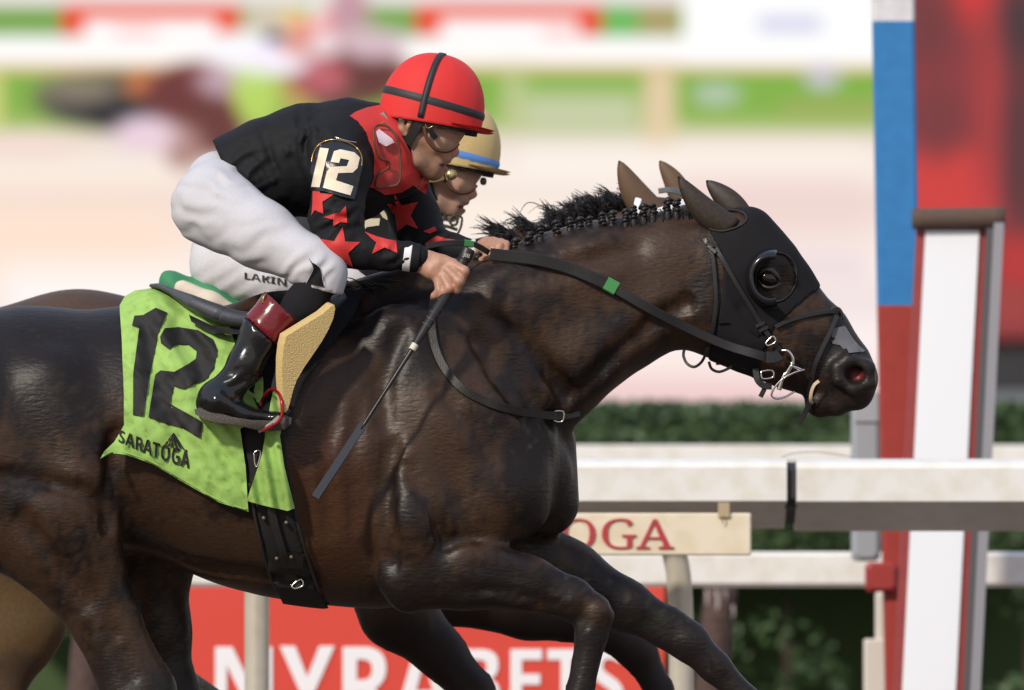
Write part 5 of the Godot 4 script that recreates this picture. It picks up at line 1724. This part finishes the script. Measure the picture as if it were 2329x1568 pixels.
	for q in [[1006, 684], [998, 698], [989, 711], [981, 724], [972, 738]]:
		var c := P(q[0], q[1], 0.30 + (694 - q[1]) * -0.0006)
		tube_part("grip_ring", [c, c + Vector3(-0.0008, -0.0013, 0)], 0.0132, paint(lin(0.10, 0.10, 0.095), 0.6), wh, 14)
	tube_part("collar", [P(945, 782, 0.345), P(937, 795, 0.348)], 0.0088, paint(lin(0.60, 0.56, 0.48), 0.6), wh, 12)
	tube_part("shaft", [P(940, 790, 0.347), P(890, 868, 0.365), P(850, 930, 0.372), P(822, 975, 0.375)], [0.0065, 0.005, 0.0045, 0.005], leather, wh, 10, 0.02)
	strap_part("flap", [P(826, 966, 0.376), P(800, 1005, 0.378), P(760, 1066, 0.38), P(718, 1130, 0.38)], 0.020, 0.005, paint(lin(0.035, 0.042, 0.055), 0.35), wh)
	strap_part("flap", [P(822, 970, 0.371), P(798, 1008, 0.372), P(764, 1062, 0.372), P(722, 1128, 0.37)], 0.018, 0.003, leather, wh)

func second_coat(p: Vector3) -> Color:
	var q := px(p)
	var n := skin_noise.get_noise_3d(p.x * 7.0, p.y * 7.0, p.z * 7.0)
	var m := skin_noise.get_noise_3d(p.x * 30.0, p.y * 30.0, p.z * 30.0)
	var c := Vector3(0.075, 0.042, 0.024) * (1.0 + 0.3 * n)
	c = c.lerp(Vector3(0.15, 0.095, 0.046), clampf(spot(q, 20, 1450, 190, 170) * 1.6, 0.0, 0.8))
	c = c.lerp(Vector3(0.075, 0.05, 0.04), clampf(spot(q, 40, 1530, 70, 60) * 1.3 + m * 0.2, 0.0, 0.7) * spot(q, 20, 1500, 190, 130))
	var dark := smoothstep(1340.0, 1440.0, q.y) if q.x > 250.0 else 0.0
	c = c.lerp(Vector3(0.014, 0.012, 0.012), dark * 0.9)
	return Color(c.x, c.y, c.z)

func second_pair():
	var Z := -1.0
	var f := field()
	f.chain([[-220, 1000, Z, 255], [-40, 988, Z, 273], [180, 942, Z, 282], [420, 985, Z, 285], [640, 1010, Z, 300], [860, 1020, Z, 300], [1060, 1040, Z, 190], [1150, 1050, Z, 120]], 0.82, 0.06)
	f.chain([[930, 820, Z, 230], [1230, 700, Z, 178], [1420, 588, Z, 130], [1500, 576, Z, 116]], 0.56, 0.06)
	f.chain([[1528, 566, Z, 116], [1650, 715, Z, 88], [1770, 800, Z, 66]], 0.66, 0.04)
	f.chain([[850, 700, Z, 70], [1080, 625, Z, 60], [1300, 540, Z, 42], [1450, 490, Z, 34]], 0.6, 0.06)
	f.chain([[860, 1250, Z + 0.12, 110], [905, 1390, Z + 0.14, 88], [1000, 1482, Z + 0.14, 58], [1078, 1572, Z + 0.14, 48], [1120, 1680, Z + 0.14, 36], [1130, 1900, Z + 0.14, 28], [1140, 1960, Z + 0.14, 36], [1170, 2010, Z + 0.14, 34]], 0.75, 0.03)
	f.chain([[960, 1250, Z - 0.12, 110], [1020, 1345, Z - 0.12, 76], [1200, 1392, Z - 0.12, 62], [1370, 1420, Z - 0.12, 52], [1450, 1480, Z - 0.12, 44], [1500, 1570, Z - 0.12, 33], [1520, 1680, Z - 0.12, 28], [1450, 1780, Z - 0.12, 34]], 0.75, 0.03)
	f.chain([[-60, 1180, Z + 0.14, 220], [20, 1415, Z + 0.15, 128], [-10, 1560, Z + 0.15, 66], [-60, 1760, Z + 0.15, 40], [-40, 1960, Z + 0.15, 38], [-10, 2020, Z + 0.15, 38]], 0.65, 0.04)
	f.chain([[200, 1180, Z - 0.1, 140], [330, 1400, Z - 0.1, 48], [382, 1500, Z - 0.1, 27], [412, 1548, Z - 0.1, 26]], 0.8, 0.04)
	var h := thing("horse", "bay horse with loose black mane running half hidden behind", "horse", P(600, 2080, Z))
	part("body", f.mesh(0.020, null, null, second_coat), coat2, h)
	var em := paint(lin(0.10, 0.055, 0.028), 0.65)
	part("ear", ear_mesh(P(1500, 500, Z + 0.06), P(1407, 365, Z + 0.07), 0.046, Vector3(-0.004, -0.008, 0)), em, h)
	part("ear", ear_mesh(P(1556, 470, Z - 0.06), P(1500, 365, Z - 0.07), 0.034, Vector3(0.01, 0.006, 0)), em, h)
	var bandage := starts()
	tube(bandage, [P(408, 1540, Z - 0.09), P(440, 1566, Z - 0.09), P(500, 1612, Z - 0.09)], [0.034, 0.038, 0.04], 16, 0.01)
	part("hoof", finish(bandage), grain(paint(lin(0.34, 0.32, 0.27), 0.8), noise_tex(101, 0.03, [[0.0, grey(0.5)], [1.0, grey(1.0)]]), 6.0), h)
	for q in [[1188, 2036, Z + 0.14], [1420, 1800, Z - 0.12], [10, 2042, Z + 0.15]]:
		tube_part("hoof", [P(q[0] - 16, q[1] - 44, q[2]), P(q[0], q[1], q[2]), P(q[0] + 8, q[1] + 30, q[2])], [0.044, 0.056, 0.064], paint(lin(0.08, 0.07, 0.06), 0.7), h, 14, 0.01)
	# mane
	var rng := RandomNumberGenerator.new()
	rng.seed = 77
	var hair := paint(lin(0.009, 0.008, 0.010), 0.45)
	var st := starts()
	tube(st, [P(1165, 585, Z + 0.02), P(1215, 545, Z + 0.02), P(1290, 503, Z + 0.02), P(1380, 474, Z + 0.02), P(1462, 458, Z + 0.02)], [0.012, 0.034, 0.036, 0.030, 0.012], 10, 0.02)
	for n in 2200:
		var t := rng.randf()
		var x := lerpf(1165, 1462, t)
		var y := 572.0 - 118.0 * pow(t, 0.8) + 6.0 * sin(t * 9.0)
		var c := P(x, y + rng.randf_range(-4, 14), Z + rng.randf_range(-0.03, 0.06))
		var l := rng.randf_range(0.03, 0.065) * (1.1 - 0.45 * t) * (1.0 + 0.35 * sin(x * 0.13))
		var lean := -0.75 + 0.5 * sin(x * 0.11 + 1.0) + rng.randf_range(-0.3, 0.3)
		tube(st, [c, c + Vector3(lean * l * 0.35, l * 0.55, 0.01), c + Vector3(lean * l * 0.9, l * rng.randf_range(0.55, 1.05), rng.randf_range(-0.01, 0.03))], [0.0026, 0.0019, 0.0004], 4, 0.02)
	for n in 14:
		var t := rng.randf()
		var c := P(lerpf(1170, 1330, t), 575.0 - 70.0 * t, Z + rng.randf_range(-0.02, 0.05))
		var l := rng.randf_range(0.06, 0.10)
		tube(st, [c, c + Vector3(-l * 0.2, l * 0.7, 0.01), c + Vector3(-l * 0.7, l * rng.randf_range(0.5, 1.0), 0.02), c + Vector3(-l * rng.randf_range(0.7, 1.1), l * rng.randf_range(0.25, 0.6), 0.02)], [0.0016, 0.0014, 0.001, 0.0003], 4, 0.012)
	part("mane", finish(st), hair, h).set_meta("kind", "stuff")
	# head collar
	var br := thing("bridle", "white bridle straps on the bay horse behind", "bridle", P(1500, 470, Z))
	var wm := paint(lin(0.78, 0.78, 0.82), 0.45)
	strap_part("cheek_strap", [P(1452, 452, Z + 0.10), P(1449, 468, Z + 0.11), P(1452, 496, Z + 0.11), P(1470, 540, Z + 0.11)], 0.017, 0.008, wm, br)
	strap_part("browband", [P(1486, 484, Z + 0.11), P(1520, 473, Z + 0.12), P(1560, 458, Z + 0.12), P(1590, 452, Z + 0.1)], 0.017, 0.008, wm, br)
	strap_part("headpiece", [P(1498, 434, Z + 0.05), P(1525, 432, Z + 0.06), P(1560, 442, Z + 0.05)], 0.014, 0.006, paint(lin(0.10, 0.12, 0.14), 0.6), br)
	loop_part("bit_ring", [[1470, 778], [1484, 774], [1494, 782], [1488, 792], [1474, 790]], Z + 0.1, 0.003, steel_m, br)
	# ---- cloth and pad
	var sc := thing("saddle_cloth", "dark green saddle cloth showing behind the black saddle", "saddle cloth", P(430, 700, Z))
	var cf := field()
	cf.chain([[398, 652, Z + 0.1, 40], [470, 690, Z + 0.1, 52], [640, 740, Z + 0.1, 62]], 1.4, 0.03)
	cf.disp = func(p: Vector3) -> float: return 0.006 * sin(p.x * 60.0 + p.y * 40.0)
	part("cloth", cf.mesh(0.012), paint(lin(0.035, 0.21, 0.09), 0.75), sc)
	var wf := field()
	wf.chain([[415, 655, Z + 0.17, 20], [480, 690, Z + 0.18, 26], [520, 705, Z + 0.18, 20]], 1.2, 0.02)
	part("pad", wf.mesh(0.009), paint(lin(0.62, 0.54, 0.44), 0.85), sc)
	# ---- rider
	var j := thing("person", "rider in pale gold cap with blue band behind the red capped rider", "person", P(560, 720, Z))
	var ox := 41.0
	var oy := 95.0
	var hz := -0.96
	var b := face_field(ox, oy, hz)
	b.chain([[915, 430, hz, 56], [840, 470, hz, 90], [620, 560, hz, 70]], 1.1, 0.02)
	part("body", b.mesh(0.0045, P(880, 520, hz - 0.1), P(1100, 300, hz + 0.12), face_tint(ox, oy, Vector3(0.50, 0.29, 0.21), 0.4)), paint(Color.WHITE, 0.5, {"vertex_color_use_as_albedo": true}), j)
	tube_part("eye", [P(1042, 402, hz + 0.03), P(1048, 402, hz + 0.034), P(1056, 403, hz + 0.03)], [0.003, 0.010, 0.003], paint(lin(0.05, 0.04, 0.035), 0.15), j, 10, 0.002)
	helmet(ox, oy, hz, lin(0.62, 0.46, 0.20), lin(0.10, 0.26, 0.66), [-0.13, 0.03, 0.06], false, j)
	var g = goggles(ox, oy, hz, j)
	var brass := paint(lin(0.55, 0.42, 0.16), 0.3, {"metallic": 0.9})
	var vc := P(1026, 397, hz + 0.11)
	tube_part("vent", [vc, vc + Vector3(0.002, 0, 0.006)], 0.014, brass, g, 18)
	tube_part("vent", [vc + Vector3(0.002, 0, 0.006), vc + Vector3(0.002, 0, 0.008)], 0.009, paint(lin(0.3, 0.26, 0.14), 0.5), g, 16)
	var vd := P(1098, 412, hz + 0.02)
	tube_part("vent", [vd, vd + Vector3(0.003, 0, 0.003)], 0.010, paint(lin(0.05, 0.045, 0.03), 0.4), g, 14)
	var pad := paint(lin(0.16, 0.10, 0.04), 0.8)
	strap_part("goggle_strap", [P(955, 395, hz + 0.085), P(985, 402, hz + 0.1), P(1008, 396, hz + 0.105)], 0.03, 0.006, pad, g)
	strap_part("chin_strap", [P(975, 380, hz + 0.09), P(976, 420, hz + 0.085), P(984, 450, hz + 0.07), P(1000, 478, hz + 0.05), P(1020, 492, hz + 0.02)], 0.022, 0.005, leather, j)
	# goggles dangling below the chin
	var dk := paint(lin(0.04, 0.035, 0.015), 0.5)
	var dg := loop_part("spare_goggles", [[990, 488], [984, 505], [996, 528], [1022, 540], [1040, 532], [1050, 508], [1044, 490]], hz + 0.05, 0.003, dk, j)
	loop_part("vent", [[999, 484], [1007, 482], [1012, 490], [1009, 500], [1000, 501], [995, 492]], hz + 0.055, 0.0035, dk, dg)
	loop_part("vent", [[1028, 492], [1036, 491], [1041, 500], [1037, 510], [1028, 511], [1023, 501]], hz + 0.055, 0.0035, dk, dg)
	tube_part("strap", [P(992, 510, hz + 0.05), P(1015, 514, hz + 0.056), P(1040, 522, hz + 0.05)], 0.004, dk, dg)
	tube_part("vent", [P(1004, 522, hz + 0.05), P(1004, 522, hz + 0.058)], 0.012, brass, dg, 14)
	var clear := paint(Color(0.95, 0.93, 0.92, 0.15), 0.06)
	clear.metallic_specular = 0.15
	clear.transparency = BaseMaterial3D.TRANSPARENCY_ALPHA
	part("lens", drape(poly([[990, 488], [984, 505], [996, 528], [1022, 540], [1040, 532], [1050, 508], [1044, 490]], hz + 0.05), func(x, y): return hz + 0.05, 0.02, 0.0), clear, dg)
	# jacket
	var jf := field()
	jf.chain([[560, 600, Z, 80], [700, 540, Z, 105], [860, 490, Z, 105], [935, 455, Z, 74]], 1.25, 0.03)
	jf.chain([[880, 470, Z + 0.16, 62], [855, 540, Z + 0.22, 54], [850, 590, Z + 0.24, 46], [920, 628, Z + 0.24, 34]], 1.0, 0.03)
	part("jacket", jf.mesh(0.012), paint(lin(0.012, 0.013, 0.02), 0.8), j)
	var ab := part("armband", patch(jf, [[806, 540], [808, 500], [822, 476], [846, 466], [868, 472], [882, 492], [886, 520], [880, 560], [840, 580]], 0.006, Z + 0.26, 0.01, 0.003, -0.4), grain(paint(lin(0.010, 0.012, 0.012), 0.4), hide_tex(), 9.0), j)
	part("numeral", patch(jf, [[809, 512], [816, 502], [866, 500], [864, 516], [836, 520], [828, 530], [812, 520]], 0.009, Z + 0.26, 0.01, 0.002, -0.4), paint(lin(0.60, 0.55, 0.40), 0.6), ab)
	part("tab", patch(jf, [[854, 470], [864, 468], [885, 498], [882, 504], [872, 498]], 0.010, Z + 0.26, 0.01, 0.002, -0.4), paint(lin(0.50, 0.44, 0.28), 0.6), ab)
	tube_part("safety_pin", [P(826, 478, Z + 0.31), P(832, 474, Z + 0.315), P(855, 464, Z + 0.31), P(868, 460, Z + 0.305), P(871, 465, Z + 0.305)], 0.0018, steel_m, ab)
	# breeches
	var pf := field()
	pf.chain([[520, 598, Z + 0.1, 92], [640, 626, Z + 0.18, 74], [800, 640, Z + 0.22, 50], [885, 645, Z + 0.22, 40]], 1.0, 0.03)
	pf.chain([[520, 580, Z, 90], [540, 620, Z, 80]], 1.3, 0.03)
	pf.disp = func(p: Vector3) -> float: 
		var q := px(p)
		return 0.0025 * sin(q.x * 0.1 + q.y * 0.16) * spot(q, 520, 640, 130, 60) + 0.002 * skin_noise.get_noise_3d(p.x * 10.0, p.y * 10.0, p.z * 10.0)
	var br2 := part("breeches", pf.mesh(0.011), grain(paint(lin(0.60, 0.60, 0.63), 0.8), noise_tex(102, 0.03, [[0.0, grey(0.93)], [1.0, grey(1.0)]]), 6.0), j)
	part("lettering", words_on("LAKIN", false, 700, Vector2(556, 633), Vector2(652, 650), Vector2(0, -15), Vector2(0, -16), Z + 0.26, func(x, y): return pf.front(x, y, -0.4, -1.2), 0.002), paint(lin(0.02, 0.02, 0.025), 0.7), br2)
	# gloved hand on the reins
	var gf := field()
	gf.chain([[900, 622, -0.66, 20], [918, 640, -0.65, 22]], 1.0, 0.01)
	for q in [[[890, 618, -0.64, 10], [900, 634, -0.62, 10], [892, 646, -0.63, 8]], [[902, 612, -0.64, 10], [914, 630, -0.62, 10], [906, 648, -0.63, 8]], [[914, 612, -0.64, 10], [928, 628, -0.62, 10], [922, 646, -0.63, 8]], [[926, 616, -0.64, 9], [934, 634, -0.63, 8], [932, 648, -0.64, 7]]]:
		gf.chain(q, 1.0, 0.004)
	part("glove", gf.mesh(0.005), leather, j)

func others(t0: int):
	saddle_gear()
	print("saddle ", Time.get_ticks_msec() - t0)
	lead_jockey()
	print("jockey ", Time.get_ticks_msec() - t0)
	second_pair()
	print("second ", Time.get_ticks_msec() - t0)
